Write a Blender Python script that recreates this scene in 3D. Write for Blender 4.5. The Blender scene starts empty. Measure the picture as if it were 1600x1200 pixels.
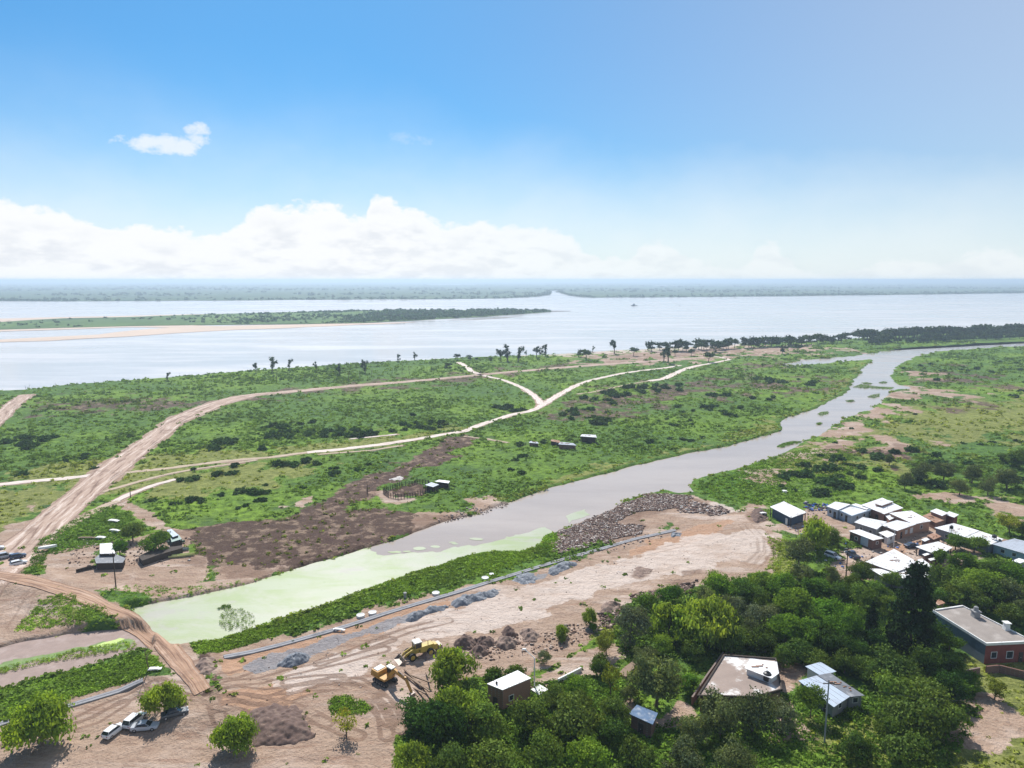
import bpy, bmesh, math, random
import numpy as np
from mathutils import Vector
from math import radians, sin, cos, pi, atan2
scene = bpy.context.scene
COL = scene.collection
rnd = random.Random(7); rng = np.random.default_rng(11)

# ------------------------------------------------------------------ camera
HAZE_D = .00019
CAM_H, FPX, TILT = 75.0, 1080.0, radians(8.58)
cd = bpy.data.cameras.new('camera'); cam = bpy.data.objects.new('camera', cd); COL.objects.link(cam)
cam.location = (0, 0, CAM_H); cam.rotation_euler = (pi/2-TILT, 0, 0)
cd.sensor_width = 36; cd.lens = 36*FPX/1600; cd.clip_start = 1; cd.clip_end = 120000
scene.camera = cam

# ------------------------------------------------------------------ light
SUN_EL, SUN_AZ = radians(47), radians(-14)
S = Vector((sin(SUN_AZ)*cos(SUN_EL), cos(SUN_AZ)*cos(SUN_EL), sin(SUN_EL)))
ld = bpy.data.lights.new('sun', 'SUN'); ld.energy = 5.0; ld.angle = radians(.53); ld.color = (1, .955, .89)
lo = bpy.data.objects.new('sun', ld); COL.objects.link(lo); lo.rotation_euler = S.to_track_quat('Z', 'Y').to_euler(); lo.location = (0, 0, 300)
scene.view_settings.view_transform = 'Standard'; scene.view_settings.look = 'None'
scene.view_settings.gamma = 1; scene.view_settings.exposure = 0.35
scene.render.engine = 'CYCLES'; cy = scene.cycles
cy.use_denoising = True; cy.max_bounces = 6; cy.diffuse_bounces = 2; cy.glossy_bounces = 2; cy.transmission_bounces = 2
cy.volume_bounces = 0; cy.transparent_max_bounces = 4; cy.caustics_reflective = False; cy.caustics_refractive = False
try: cy.denoiser = 'OPENIMAGEDENOISE'
except Exception: pass

class NT:                                                          # small helper to write node graphs
    def __init__(s, tree): s.t = tree; s.t.nodes.clear()
    def n(s, typ, ins=None, **kw):
        nd = s.t.nodes.new(typ)
        for k, v in kw.items(): setattr(nd, k, v)
        for k, v in (ins or {}).items(): s.put(nd.inputs[k], v)
        return nd
    def put(s, sock, v):
        if isinstance(v, bpy.types.NodeSocket): s.t.links.new(v, sock)
        elif isinstance(v, bpy.types.Node): s.t.links.new(v.outputs[0], sock)
        else:
            if hasattr(sock.default_value, '__len__') and not hasattr(v, '__len__'): v = [v]*len(sock.default_value)
            if hasattr(v, '__len__') and len(sock.default_value) == 4 and len(v) == 3: v = (*v, 1)
            sock.default_value = v
    def m(s, op, a, b=0.0, c=0.0, clamp=False):
        nd = s.t.nodes.new('ShaderNodeMath'); nd.operation = op; nd.use_clamp = clamp
        s.put(nd.inputs[0], a); s.put(nd.inputs[1], b)
        if op in ('MULTIPLY_ADD', 'SMOOTH_MIN', 'COMPARE'): s.put(nd.inputs[2], c)
        return nd.outputs[0]
    def ss(s, v, a, b, lo=0.0, hi=1.0):                             # smoothstep
        nd = s.t.nodes.new('ShaderNodeMapRange'); nd.interpolation_type = 'SMOOTHSTEP'
        for i, x in enumerate((v, a, b, lo, hi)): s.put(nd.inputs[i], x)
        return nd.outputs[0]
    def mix(s, f, a, b, mode='MIX'):
        nd = s.t.nodes.new('ShaderNodeMix'); nd.data_type = 'RGBA'; nd.blend_type = mode
        s.put(nd.inputs[0], f); s.put(nd.inputs[6], a); s.put(nd.inputs[7], b)
        return nd.outputs[2]
    def noise(s, vec, scale, detail=3, rough=.55, dist=0):
        nd = s.t.nodes.new('ShaderNodeTexNoise'); s.put(nd.inputs['Vector'], vec)
        s.put(nd.inputs['Scale'], scale); nd.inputs['Detail'].default_value = detail; nd.inputs['Roughness'].default_value = rough; nd.inputs['Distortion'].default_value = dist
        return nd.outputs[0]
    def vmul(s, v, xyz):
        nd = s.t.nodes.new('ShaderNodeVectorMath'); nd.operation = 'MULTIPLY'; s.put(nd.inputs[0], v); nd.inputs[1].default_value = xyz
        return nd.outputs[0]

# ------------------------------------------------------------------ sky (Nishita, with a cumulus bank low over the horizon)
w = bpy.data.worlds.new('World'); scene.world = w; w.use_nodes = True
N = NT(w.node_tree)
sky = N.n('ShaderNodeTexSky', sky_type='NISHITA', sun_disc=False, sun_elevation=SUN_EL, sun_rotation=SUN_AZ, altitude=100, air_density=1.0, dust_density=.6, ozone_density=2.2)
tc = N.n('ShaderNodeTexCoord'); sp = N.n('ShaderNodeSeparateXYZ', {0: tc.outputs['Generated']})
az = N.m('ARCTAN2', sp.outputs[0], sp.outputs[1]); el = N.m('ARCSINE', sp.outputs[2])
cv = N.n('ShaderNodeFloatCurve')
TOPS = [(-300, 300), (0, 302), (70, 300), (110, 312), (170, 332), (240, 336), (330, 345), (385, 330), (410, 313), (460, 304), (530, 306), (560, 320), (578, 322), (590, 288), (625, 296), (660, 310), (700, 334), (745, 322), (790, 332), (850, 332), (895, 346), (960, 368), (1000, 342), (1030, 340), (1060, 352), (1110, 372), (1165, 358), (1190, 334), (1215, 350), (1280, 372), (1380, 352), (1450, 358), (1520, 338), (1600, 350), (1900, 345)]
mp = cv.mapping.curves[0]
pts = [((math.atan((x-800)/1080)+1)/2, math.asin(-(FPX*sin(TILT)+(y-600)*cos(TILT))/math.hypot(FPX, x-800, y-600))*5) for x, y in TOPS]
mp.points[0].location = (0, .5); mp.points[1].location = (1, .45)
for p in pts: mp.points.new(*p)
cv.mapping.update()
azn = N.m('MULTIPLY_ADD', az, .5, .5, clamp=True)
N.put(cv.inputs['Value'], azn)
top = N.m('DIVIDE', cv.outputs[0], 5)
cvec = N.n('ShaderNodeCombineXYZ', {0: az, 1: N.m('MULTIPLY', el, 1.5), 2: .3})
n1 = N.noise(cvec, 16, 7, .6); n2 = N.noise(cvec, 45, 5, .6)
d = N.m('SUBTRACT', top, el)
d = N.m('ADD', d, N.m('MULTIPLY', N.m('SUBTRACT', n1, .5), .045))
d = N.m('ADD', d, N.m('MULTIPLY', N.m('SUBTRACT', n2, .5), .032))
d = N.m('SUBTRACT', d, .002)
left = N.ss(az, -.25, .35)
crisp = N.ss(d, 0, N.m('MULTIPLY_ADD', left, .026, .020))
bank = N.m('MULTIPLY', crisp, N.m('SUBTRACT', 1.0, N.m('MULTIPLY', left, .14)))
veil = N.m('POWER', N.ss(N.m('ADD', el, N.m('MULTIPLY', N.m('SUBTRACT', N.noise(cvec, 5, 4), .5), .10)), .33, .0), 1.7)
veil = N.m('MULTIPLY', veil, .78)
rightv = N.m('MULTIPLY', N.ss(az, -.3, .9), .42)
def puff(x, y, rx, ry, k, thr):
    a = math.atan((x-800)/1080); e = math.asin(-(FPX*sin(TILT)+(y-600)*cos(TILT))/math.hypot(FPX, x-800, y-600))
    q = N.m('ADD', N.m('POWER', N.m('DIVIDE', N.m('SUBTRACT', az, a), rx), 2.0), N.m('POWER', N.m('DIVIDE', N.m('SUBTRACT', el, e), ry), 2.0))
    g = N.m('SUBTRACT', 1.0, q)
    g = N.m('ADD', g, N.m('MULTIPLY', N.m('SUBTRACT', N.noise(cvec, 28, 6, .62), .5), 3.2))
    return N.m('MULTIPLY', N.ss(g, thr, thr+1.1), k)
cl = N.m('MAXIMUM', bank, veil); cl = N.m('MAXIMUM', cl, rightv)
for a in ((275, 228, .066, .016, .8, 0), (333, 213, .022, .02, .75, .0), (-2, 270, .02, .015, .95, 0), (655, 215, .045, .016, .3, .1), (470, 240, .03, .03, .25, .1), (1385, 330, .03, .012, .5, .2), (1090, 343, .02, .01, .5, .2)):
    cl = N.m('MAXIMUM', cl, puff(*a))
shade = N.m('MULTIPLY', N.ss(N.noise(N.n('ShaderNodeCombineXYZ', {0: az, 1: N.m('MULTIPLY', el, 2.6), 2: 1.7}), 17, 7, .62), .44, .64), N.m('MULTIPLY', N.ss(d, .015, .06), N.m('MULTIPLY_ADD', left, -.25, .62)))
ccol = N.mix(shade, (11.0, 11.2, 11.4), (8.4, 8.9, 9.7))
blue = N.mix(1.0, sky.outputs[0], (.40, .90, 1.22), 'MULTIPLY')
below = N.ss(el, -.02, .0)
out = N.mix(cl, blue, ccol)
out = N.mix(below, (5, 5.3, 5.6), out)
bg = N.n('ShaderNodeBackground', {0: out, 1: .07})
N.n('ShaderNodeOutputWorld', {0: bg})

# ------------------------------------------------------------------ projection helpers (photo pixel -> point on the ground)
def G(px, py, z=.6):
    u, v = px-800, py-600
    dz = FPX*sin(TILT)+v*cos(TILT); s = (CAM_H-z)/dz
    return Vector((u*s, (FPX*cos(TILT)-v*sin(TILT))*s, z))
def Gn(P, z=.6): return np.array([G(*p, z)[:2] for p in P])
def mpp(px, py): return (CAM_H)/(FPX*sin(TILT)+(py-600)*cos(TILT))     # metres per photo pixel at that ground point

# ------------------------------------------------------------------ numeric noise
def _h(ix, iy, seed):
    h = (ix.astype(np.int64)*374761393 + iy.astype(np.int64)*668265263 + seed*1442695041) & 0xffffffff
    h = ((h ^ (h >> 13))*1274126177) & 0xffffffff
    return ((h ^ (h >> 16)) & 0xffff)/65535.0
def vn(x, y, seed=0):
    ix, iy = np.floor(x), np.floor(y); fx, fy = x-ix, y-iy
    fx = fx*fx*(3-2*fx); fy = fy*fy*(3-2*fy)
    a, b, c, d = _h(ix, iy, seed), _h(ix+1, iy, seed), _h(ix, iy+1, seed), _h(ix+1, iy+1, seed)
    return (a+(b-a)*fx)*(1-fy)+(c+(d-c)*fx)*fy-.5
def fbm(x, y, s, o=3, seed=0):
    r = 0; k = 1
    for i in range(o): r = r+vn(x/s*2**i, y/s*2**i, seed+i)*k; k *= .55
    return r
def smooth(a, b, x): t = np.clip((x-a)/(b-a), 0, 1); return t*t*(3-2*t)
def segd(x, y, P, closed):
    d = np.full(x.shape, 1e18); inside = np.zeros(x.shape, bool); n = len(P)
    for i in range(n if closed else n-1):
        ax, ay = P[i]; bx, by = P[(i+1) % n]; ex, ey = bx-ax, by-ay
        t = np.clip(((x-ax)*ex+(y-ay)*ey)/(ex*ex+ey*ey+1e-9), 0, 1)
        d = np.minimum(d, (x-ax-t*ex)**2+(y-ay-t*ey)**2)
        if closed:
            c = (ay > y) != (by > y)
            if c.any(): inside ^= c & (x < (bx-ax)*(y-ay)/(by-ay+1e-12)+ax)
    d = np.sqrt(d)
    return np.where(inside, d, -d) if closed else d
def sdist(x, y, P, closed=True, margin=25):
    lo, hi = P.min(0)-margin, P.max(0)+margin
    m = (x > lo[0]) & (x < hi[0]) & (y > lo[1]) & (y < hi[1])
    r = np.full(x.shape, -1e3 if closed else 1e3)
    if m.any(): r[m] = segd(x[m], y[m], P, closed)
    return r

# ------------------------------------------------------------------ shapes of the land, traced once as ground outlines
SHORE = [(-900, 668), (-300, 636), (0, 610), (50, 606), (100, 601), (150, 597), (200, 593), (250, 590), (300, 586), (350, 581), (400, 578), (500, 571), (575, 567), (637, 563), (750, 557.5), (825, 555), (900, 551), (950, 547.5), (1000, 545), (1062, 542), (1153, 537), (1256, 533), (1332, 529), (1400, 524), (1500, 519), (1600, 515), (1800, 508), (2300, 496)]
CREEK_UP = [(206, 952), (230, 948), (270, 942), (310, 936), (350, 927), (400, 914), (430, 903), (470, 891), (520, 876), (580, 859), (620, 846), (670, 828), (720, 812), (760, 801), (790, 790), (830, 776), (860, 765), (900, 756), (950, 742), (1000, 727), (1060, 714), (1100, 706), (1140, 697), (1170, 690), (1190, 684), (1225, 676), (1228, 668), (1224, 660), (1240, 652), (1263, 645), (1290, 634), (1318, 619), (1332, 605), (1340, 592), (1349, 580), (1362, 567), (1366, 562.5), (1359, 561), (1325, 564.5), (1290, 568), (1250, 571), (1234, 572), (1225, 569.5), (1240, 566), (1256, 563), (1300, 559), (1342, 555.5), (1373, 551), (1411, 544), (1445, 542), (1480, 540.5), (1524, 537), (1600, 534), (1800, 527)]
CREEK_DN = [(1800, 535), (1600, 541), (1560, 542.5), (1524, 545), (1490, 547), (1466, 549), (1431, 557), (1411, 564), (1396, 576), (1391, 586), (1392, 595), (1400, 601), (1416, 606), (1396, 610), (1380, 617), (1377, 628), (1360, 638), (1331, 649), (1300, 665), (1275, 680), (1245, 693), (1212, 710), (1180, 721), (1150, 731), (1110, 741), (1081, 751), (1069, 760), (1077, 768), (1060, 770), (1040, 764), (1025, 766), (994, 775), (975, 781), (962, 786), (945, 798), (925, 806), (905, 814), (880, 823), (862, 832), (846, 838), (838, 850), (815, 860), (790, 861), (750, 861), (715, 871), (680, 884), (640, 893), (600, 908), (550, 925), (500, 945), (440, 962), (400, 975), (340, 996), (285, 1009), (262, 995), (245, 975), (225, 962)]
POOL = [(-120, 1035), (-40, 1025), (0, 1018), (40, 1007), (100, 995), (150, 986), (200, 984), (225, 996), (232, 1010), (225, 1022), (190, 1027), (150, 1033), (80, 1052), (30, 1066), (-40, 1085), (-120, 1100)]
K = lambda P: Gn(P, 0.)
near_land = np.vstack([K(SHORE), [[4000, 1500], [4000, -300], [-4000, -300], [-4000, 100]]])
creek = K(CREEK_UP+CREEK_DN)
pool = K(POOL)
dam_c = Gn([(-150, 905), (0, 908), (50, 915), (90, 926), (140, 942), (175, 962), (212, 979), (245, 1004), (268, 1028), (285, 1050), (310, 1078), (325, 1096)])

# roads: left edge, right edge
ROAD_A = ([(-160, 925), (-60, 880), (0, 852), (32, 830), (62, 803), (100, 775), (140, 742), (170, 718), (203, 698), (235, 676), (262, 655), (300, 638), (337, 626), (362, 620), (400, 614.5), (437, 612), (500, 606), (562, 600.5), (612, 597), (687, 590.5), (750, 584.5), (800, 579.8), (862, 574.5), (925, 569.5), (1000, 564.5), (1050, 560.8), (1100, 557.8)],
          [(-60, 985), (10, 925), (42, 893), (82, 845), (120, 807), (160, 767), (197, 737), (230, 707), (262, 682), (287, 661), (320, 646), (350, 633), (375, 626), (400, 619), (437, 615.5), (500, 609.5), (562, 603.5), (612, 600), (687, 593), (750, 587), (800, 582.3), (862, 577), (925, 572), (1000, 567), (1050, 563), (1100, 560)])
ROAD_H = ([(-160, 893), (0, 901), (50, 907), (87, 917), (140, 932), (175, 951), (212, 967), (250, 990), (275, 1010), (300, 1040), (316, 1062), (331, 1085)],
          [(-160, 912), (0, 914), (45, 924), (87, 937), (130, 952), (175, 974), (212, 990), (237, 1015), (260, 1045), (273, 1060), (288, 1076), (305, 1098)])
TR = dict(   # centre lines with a width in metres
 b1=([(-80, 767), (0, 757), (60, 751), (110, 747), (142, 743)], 4.2),
 b2=([(195, 739), (230, 735), (262, 732), (300, 727), (340, 722), (380, 718), (420, 715), (450, 711), (480, 707)], 3.4),
 b3=([(480, 707), (515, 704), (560, 699), (600, 694), (640, 688), (670, 683), (700, 678), (725, 674), (762, 660), (800, 648), (825, 643), (838, 639), (847, 633)], 4.3),
 b4=([(847, 633), (860, 625), (875, 616), (897, 604), (920, 595), (950, 588), (975, 583), (1012, 578), (1040, 575), (1062, 571)], 4.6),
 c=([(845, 632), (841, 625), (833, 617), (820, 608), (805, 601), (787, 594), (765, 589), (745, 584.5)], 4.0),
 c2=([(748, 584), (737, 581), (731, 575), (724, 570), (716, 566)], 4.8),
 d=([(1014, 595.5), (1037, 592), (1050, 586), (1062, 580), (1078, 574.5), (1092, 571)], 5.5),
 d2=([(1092, 571), (1110, 568), (1140, 562), (1125, 558), (1108, 556)], 4.0),
 d3=([(902, 616), (918, 614), (935, 611), (950, 608), (965, 604.5), (985, 600), (1014, 595.5)], 2.2),
 e=([(-60, 700), (0, 653), (12, 640), (25, 628), (42, 617)], 9.),
 f=([(160, 769), (185, 762), (215, 753), (262, 741), (300, 734), (350, 727), (400, 719)], 2.2),
 g=([(175, 787), (200, 773), (225, 764), (245, 757), (275, 749)], 2.6),
 h=([(100, 826), (135, 806), (165, 790), (185, 783)], 3.),
 k=([(725, 682), (760, 686), (794, 692)], 1.8),
 l=([(500, 710), (540, 707), (580, 704), (630, 696)], 2.),
 m=([(548, 686), (580, 683), (620, 679)], 2.),
)
# ground cover, painted as what lies there: (kind, feather metres, outline)
D, K_, Y, P_, Gv, L, R_ = range(7)       # bare dirt, dark scorched or muddy, dry yellow grass, pale trodden, gravel, lush, red clay
COVER = [
 (D, 2.5, [(345, 1029), (440, 1002), (520, 977), (600, 956), (700, 930), (760, 912), (820, 893), (900, 868), (985, 842), (1060, 826), (1050, 812), (1000, 808), (985, 798), (1040, 790), (1105, 803), (1135, 800), (1155, 803), (1180, 800), (1205, 818), (1214, 840), (1208, 868), (1190, 888), (1160, 900), (1120, 912), (1060, 925), (1005, 935), (960, 950), (935, 980), (900, 1010), (860, 1040), (800, 1060), (720, 1075), (660, 1110), (625, 1150), (620, 1300), (-300, 1300), (-300, 1190), (0, 1145), (95, 1105), (220, 1062), (270, 1060), (330, 1090), (325, 1055)]),
 (P_, 2, [(620, 985), (700, 958), (800, 925), (900, 890), (1000, 868), (1120, 835), (1190, 830), (1195, 862), (1120, 890), (1000, 910), (900, 940), (820, 968), (740, 990), (640, 1000)]),
 (P_, 2, [(440, 1060), (560, 1018), (620, 1005), (560, 1048), (450, 1085)]),
 (R_, 1.5, [(345, 1040), (560, 980), (700, 942), (640, 972), (520, 1005), (400, 1040), (350, 1075)]),
 (R_, 1.5, [(1000, 855), (1080, 830), (1140, 815), (1120, 832), (1040, 858), (980, 870)]),
 (R_, 2, [(330, 1090), (420, 1075), (500, 1075), (450, 1110), (340, 1120)]),
 (D, 2, [(-200, 870), (0, 835), (40, 800), (70, 810), (60, 845), (45, 872), (60, 905), (100, 905), (160, 880), (200, 870), (260, 868), (240, 900), (180, 925), (150, 930), (195, 950), (150, 968), (60, 940), (20, 1000), (-200, 1060)]),
 (D, 1.5, [(70, 870), (110, 855), (150, 848), (160, 880), (115, 900), (70, 905)]),
 (Y, 2, [(70, 868), (120, 855), (150, 860), (140, 900), (80, 905)]),
 (D, 1.5, [(196, 860), (210, 848), (262, 830), (290, 835), (297, 868), (330, 880), (330, 905), (300, 915), (240, 905), (190, 905)]),
 (D, 1.2, [(172, 786), (205, 779), (240, 798), (262, 826), (245, 826), (225, 812), (200, 800), (180, 795)]),
 (D, 1.5, [(0, 772), (30, 780), (48, 800), (40, 815), (60, 790), (40, 775)]),
 (P_, 1.5, [(175, 788), (200, 781), (215, 790), (200, 795)]),
 (D, 3, [(150, 925), (200, 905), (300, 905), (390, 905), (410, 912), (350, 930), (260, 945), (210, 945)]),
 (K_, 2.5, [(297, 830), (340, 822), (420, 810), (470, 790), (520, 770), (600, 745), (590, 765), (560, 790), (600, 800), (650, 806), (700, 808), (720, 812), (670, 826), (600, 848), (520, 873), (460, 888), (400, 905), (345, 903), (310, 885)]),
 (K_, 3, [(560, 765), (600, 740), (680, 700), (700, 682), (732, 686), (720, 702), (680, 722), (620, 755)]),
 (D, 3, [(640, 830), (660, 805), (720, 795), (760, 780), (800, 783), (760, 800), (720, 811)]),
 (D, 3, [(320, 880), (380, 870), (440, 885), (430, 903), (400, 914), (330, 920)]),
 (D, 2, [(455, 790), (490, 772), (500, 782), (470, 800)]),
 (K_, 2, [(602, 768), (612, 760), (650, 755), (672, 759), (660, 773), (625, 777)]),
 (D, 2, [(592, 768), (603, 764), (618, 777), (650, 777), (640, 782), (606, 780)]),
 (D, 2.5, [(858, 850), (880, 828), (945, 800), (1005, 772), (1085, 776), (1150, 800), (1060, 812), (1000, 836), (940, 854), (865, 868)]),
 (K_, 2, [(862, 848), (885, 826), (945, 800), (1005, 773), (1080, 777), (1100, 788), (1040, 800), (1000, 812), (1000, 826), (960, 842), (880, 862)]),
 (Y, 5, [(-200, 770), (0, 758), (140, 745), (120, 775), (80, 800), (30, 845), (-200, 900)]),
 (Y, 5, [(160, 775), (200, 745), (300, 732), (420, 722), (500, 715), (480, 740), (400, 755), (300, 770), (240, 775)]),
 (Y, 4, [(0, 740), (60, 735), (150, 715), (190, 722), (140, 740), (0, 752)]),
 (Y, 5, [(210, 730), (230, 712), (380, 705), (560, 690), (700, 670), (640, 690), (500, 705), (400, 716)]),
 (Y, 3, [(720, 812), (800, 785), (900, 753), (1000, 724), (1130, 696), (1220, 672), (1200, 660), (1100, 695), (960, 728), (850, 758), (760, 785)]),
 (Y, 3, [(1232, 655), (1300, 622), (1340, 585), (1360, 568), (1350, 590), (1335, 610), (1300, 632)]),
 (K_, 6, [(30, 630), (100, 620), (220, 622), (300, 625), (350, 618), (320, 645), (240, 640), (140, 645), (60, 645)]),
 (K_, 6, [(350, 622), (450, 612), (640, 598), (760, 585), (840, 582), (720, 596), (600, 607), (480, 615), (400, 632), (360, 630)]),
 (K_, 7, [(560, 600), (700, 588), (830, 580), (960, 566), (860, 572), (720, 582)]),
 (K_, 9.600000000000001, [(860, 648), (900, 628), (980, 612), (1080, 598), (1180, 592), (1280, 592), (1240, 612), (1160, 612), (1080, 624), (1000, 645), (900, 650)]),
 (K_, 6.4, [(1120, 578), (1180, 568), (1228, 566), (1215, 574), (1150, 580)]),
 (D, 8.0, [(920, 560), (970, 550), (1060, 545), (1140, 541), (1240, 541), (1300, 546), (1220, 552), (1140, 556), (1060, 562), (960, 566)]),
 (K_, 8.0, [(940, 556), (1060, 548), (1160, 549), (1240, 548), (1100, 558), (980, 563)]),
 (P_, 2.5, [(820, 556), (900, 551), (1000, 545), (1070, 541), (1150, 537), (1150, 541), (1070, 546), (1000, 550), (900, 555)]),
 (D, 4.800000000000001, [(1404, 585), (1425, 583), (1452, 585), (1435, 589), (1410, 588)]),
 (K_, 8.0, [(1445, 586), (1500, 583), (1590, 588), (1560, 602), (1490, 603), (1450, 597)]),
 (K_, 6.4, [(1410, 570), (1450, 568), (1500, 572), (1440, 575)]),
 (Y, 4, [(1540, 608), (1600, 606), (1700, 612), (1600, 616)]),
 (D, 4.800000000000001, [(1385, 618), (1412, 606), (1480, 612), (1540, 617), (1460, 622), (1400, 632), (1420, 640), (1380, 655), (1330, 675), (1290, 685), (1275, 680), (1331, 649), (1378, 629)]),
 (K_, 6.4, [(1410, 620), (1450, 615), (1500, 622), (1545, 632), (1480, 642), (1430, 636)]),
 (Y, 9, [(1290, 692), (1345, 655), (1400, 630), (1500, 625), (1640, 630), (1640, 690), (1480, 690), (1380, 700), (1300, 720)]),
 (Y, 6, [(1260, 700), (1320, 690), (1400, 700), (1380, 735), (1280, 740), (1230, 725)]),
 (Y, 5, [(1350, 660), (1440, 645), (1600, 625), (1700, 640), (1600, 662), (1500, 668), (1420, 672), (1330, 690), (1280, 692)]),
 (D, 6.4, [(1290, 690), (1340, 680), (1400, 682), (1410, 690), (1340, 700)]),
 (K_, 6.4, [(1310, 706), (1370, 700), (1400, 708), (1350, 716)]),
 (D, 4.800000000000001, [(1255, 705), (1320, 700), (1310, 712), (1270, 712)]),
 (D, 4.0, [(1160, 745), (1190, 735), (1225, 742), (1215, 760), (1180, 752)]),
 (P_, 2, [(1100, 790), (1130, 785), (1150, 798), (1120, 802)]),
 (D, 2.5, [(1150, 800), (1170, 785), (1190, 790), (1180, 805)]),
 (D, 3.2, [(1455, 775), (1480, 772), (1503, 782), (1480, 785)]),
 (D, 3.2, [(1545, 790), (1570, 785), (1610, 800), (1600, 815), (1570, 800)]),
 (D, 2, [(1215, 822), (1250, 812), (1262, 797), (1290, 795), (1320, 815), (1345, 812), (1440, 810), (1500, 820), (1560, 838), (1640, 858), (1640, 872), (1500, 870), (1450, 905), (1380, 915), (1300, 905), (1290, 880), (1330, 850), (1290, 832), (1240, 830)]),
 (R_, 1.5, [(1370, 860), (1440, 838), (1460, 850), (1400, 880)]),
 (Y, 2, [(1205, 840), (1240, 850), (1260, 880), (1250, 900), (1190, 895), (1210, 868)]),
 (D, 3, [(830, 1075), (870, 1045), (910, 1022), (960, 1010), (980, 1020), (940, 1045), (880, 1070)]),
 (Y, 1.5, [(800, 1015), (880, 985), (950, 970), (960, 985), (900, 1005), (850, 1025)]),
 (D, 1.5, [(960, 1090), (990, 1080), (1030, 1120), (1060, 1100), (1080, 1130), (990, 1150)]),
 (D, 2, [(1100, 1080), (1150, 1030), (1240, 1030), (1290, 1060), (1240, 1090), (1260, 1150), (1200, 1160), (1220, 1090)]),
 (P_, 1.5, [(1218, 1060), (1245, 1072), (1248, 1095), (1225, 1075)]),
 (Y, 2, [(1480, 1010), (1520, 1020), (1700, 1050), (1700, 1110), (1640, 1130), (1540, 1075), (1500, 1050)]),
 (Y, 3, [(1240, 1110), (1330, 1120), (1400, 1150), (1300, 1180), (1230, 1160)]),
 (Y, 2, [(1480, 1120), (1560, 1090), (1700, 1100), (1700, 1200), (1500, 1200)]),
 (D, 2, [(1490, 1100), (1530, 1085), (1570, 1120), (1620, 1150), (1500, 1160), (1480, 1130)]),
 (D, 2, [(40, 960), (70, 940), (90, 945), (60, 985), (20, 1010), (-100, 1040), (-100, 1000)]),
 (D, 3, [(30, 1000), (80, 965), (140, 968), (170, 985), (100, 990), (50, 1004)]),
 (Y, 2, [(20, 1005), (60, 970), (110, 950), (160, 975), (100, 992), (40, 1006)]),
 (K_, 2, [(-200, 1075), (0, 1045), (60, 1035), (150, 1030), (60, 1055), (0, 1075), (-200, 1120)]),
 (K_, 1.5, [(300, 1045), (330, 1030), (345, 1045), (330, 1070), (315, 1070)]),
 (K_, 1.5, [(1170, 805), (1195, 800), (1200, 815), (1180, 820)]),
 (L, 2, [(290, 1009), (340, 996), (440, 962), (550, 925), (640, 893), (700, 873), (760, 862), (838, 855), (850, 870), (800, 885), (700, 915), (600, 943), (500, 968), (420, 995), (350, 1018), (300, 1035)]),
 (L, 3, [(1085, 755), (1150, 735), (1190, 740), (1170, 775), (1110, 775)]),
 (L, 2, [(-200, 1125), (0, 1075), (100, 1052), (200, 1030), (250, 1050), (150, 1072), (60, 1090), (0, 1110), (-200, 1180)]),
 (Gv, 1.2, [(385, 1043), (430, 1024), (500, 1004), (560, 988), (600, 976), (640, 965), (600, 982), (530, 1002), (470, 1026), (400, 1050)]),
 (Gv, 1.2, [(820, 905), (900, 878), (905, 885), (840, 908)]),
 (K_, 1.5, [(985, 893), (1010, 886), (1025, 894), (1000, 906), (985, 903)]),
 (K_, 1.5, [(1060, 893), (1095, 887), (1105, 895), (1070, 900)]),
 (K_, 2, [(990, 925), (1040, 912), (1085, 905), (1080, 925), (1040, 935)]),
]
TYRES = [[(330, 1094), (380, 1086), (430, 1080), (480, 1074), (540, 1072), (600, 1095), (625, 1140)], [(310, 1100), (360, 1106), (420, 1112), (500, 1125), (560, 1150)], [(335, 1088), (390, 1068), (450, 1050), (540, 1030), (600, 1015)], [(240, 1078), (280, 1082), (330, 1100), (345, 1130)], [(120, 1125), (160, 1105), (215, 1085), (250, 1075)], [(-60, 1165), (60, 1150), (150, 1125), (190, 1100)], [(520, 1060), (570, 1080), (600, 1110), (605, 1150)], [(430, 1090), (470, 1072), (520, 1062), (560, 1065), (590, 1085), (620, 1115)], [(440, 1097), (480, 1080), (525, 1072), (560, 1078), (585, 1100), (610, 1130)],
         [(450, 1065), (490, 1060), (530, 1058)], [(345, 1068), (365, 1064), (385, 1050), (400, 1042)], [(330, 1105), (380, 1098), (430, 1098), (480, 1112), (510, 1130)], [(340, 1115), (380, 1107), (430, 1106), (470, 1120)],
         [(700, 985), (800, 955), (900, 920), (1000, 890), (1100, 870)], [(720, 1000), (820, 968), (900, 940)], [(860, 905), (960, 878), (1060, 852)], [(900, 935), (980, 915), (1060, 900), (1150, 885)],
         [(1180, 820), (1198, 838), (1200, 860), (1185, 880), (1160, 892)], [(1170, 822), (1188, 840), (1190, 862), (1172, 880)], [(1160, 822), (1178, 842), (1180, 860), (1160, 876)],
         [(570, 1010), (640, 985), (700, 970)], [(500, 1035), (560, 1015), (610, 1000)], [(20, 980), (50, 935), (80, 930)], [(-20, 960), (30, 945), (60, 925)], [(640, 985), (760, 945), (840, 915)], [(560, 1000), (660, 968), (760, 938)]]
cover_w = [(k, f, Gn(P)) for k, f, P in COVER]
tyre_w = [Gn(P) for P in TYRES]
def centre(road):
    a, b = road; n = min(len(a), len(b)); return a[:n], b[:n]
roadA = (Gn(ROAD_A[0]), Gn(ROAD_A[1])); roadH = (Gn(ROAD_H[0]), Gn(ROAD_H[1]))
polyA = np.vstack([roadA[0], roadA[1][::-1]]); polyH = np.vstack([roadH[0], roadH[1][::-1]])
tr_w = {k: (Gn(p), wd) for k, (p, wd) in TR.items()}

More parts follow.
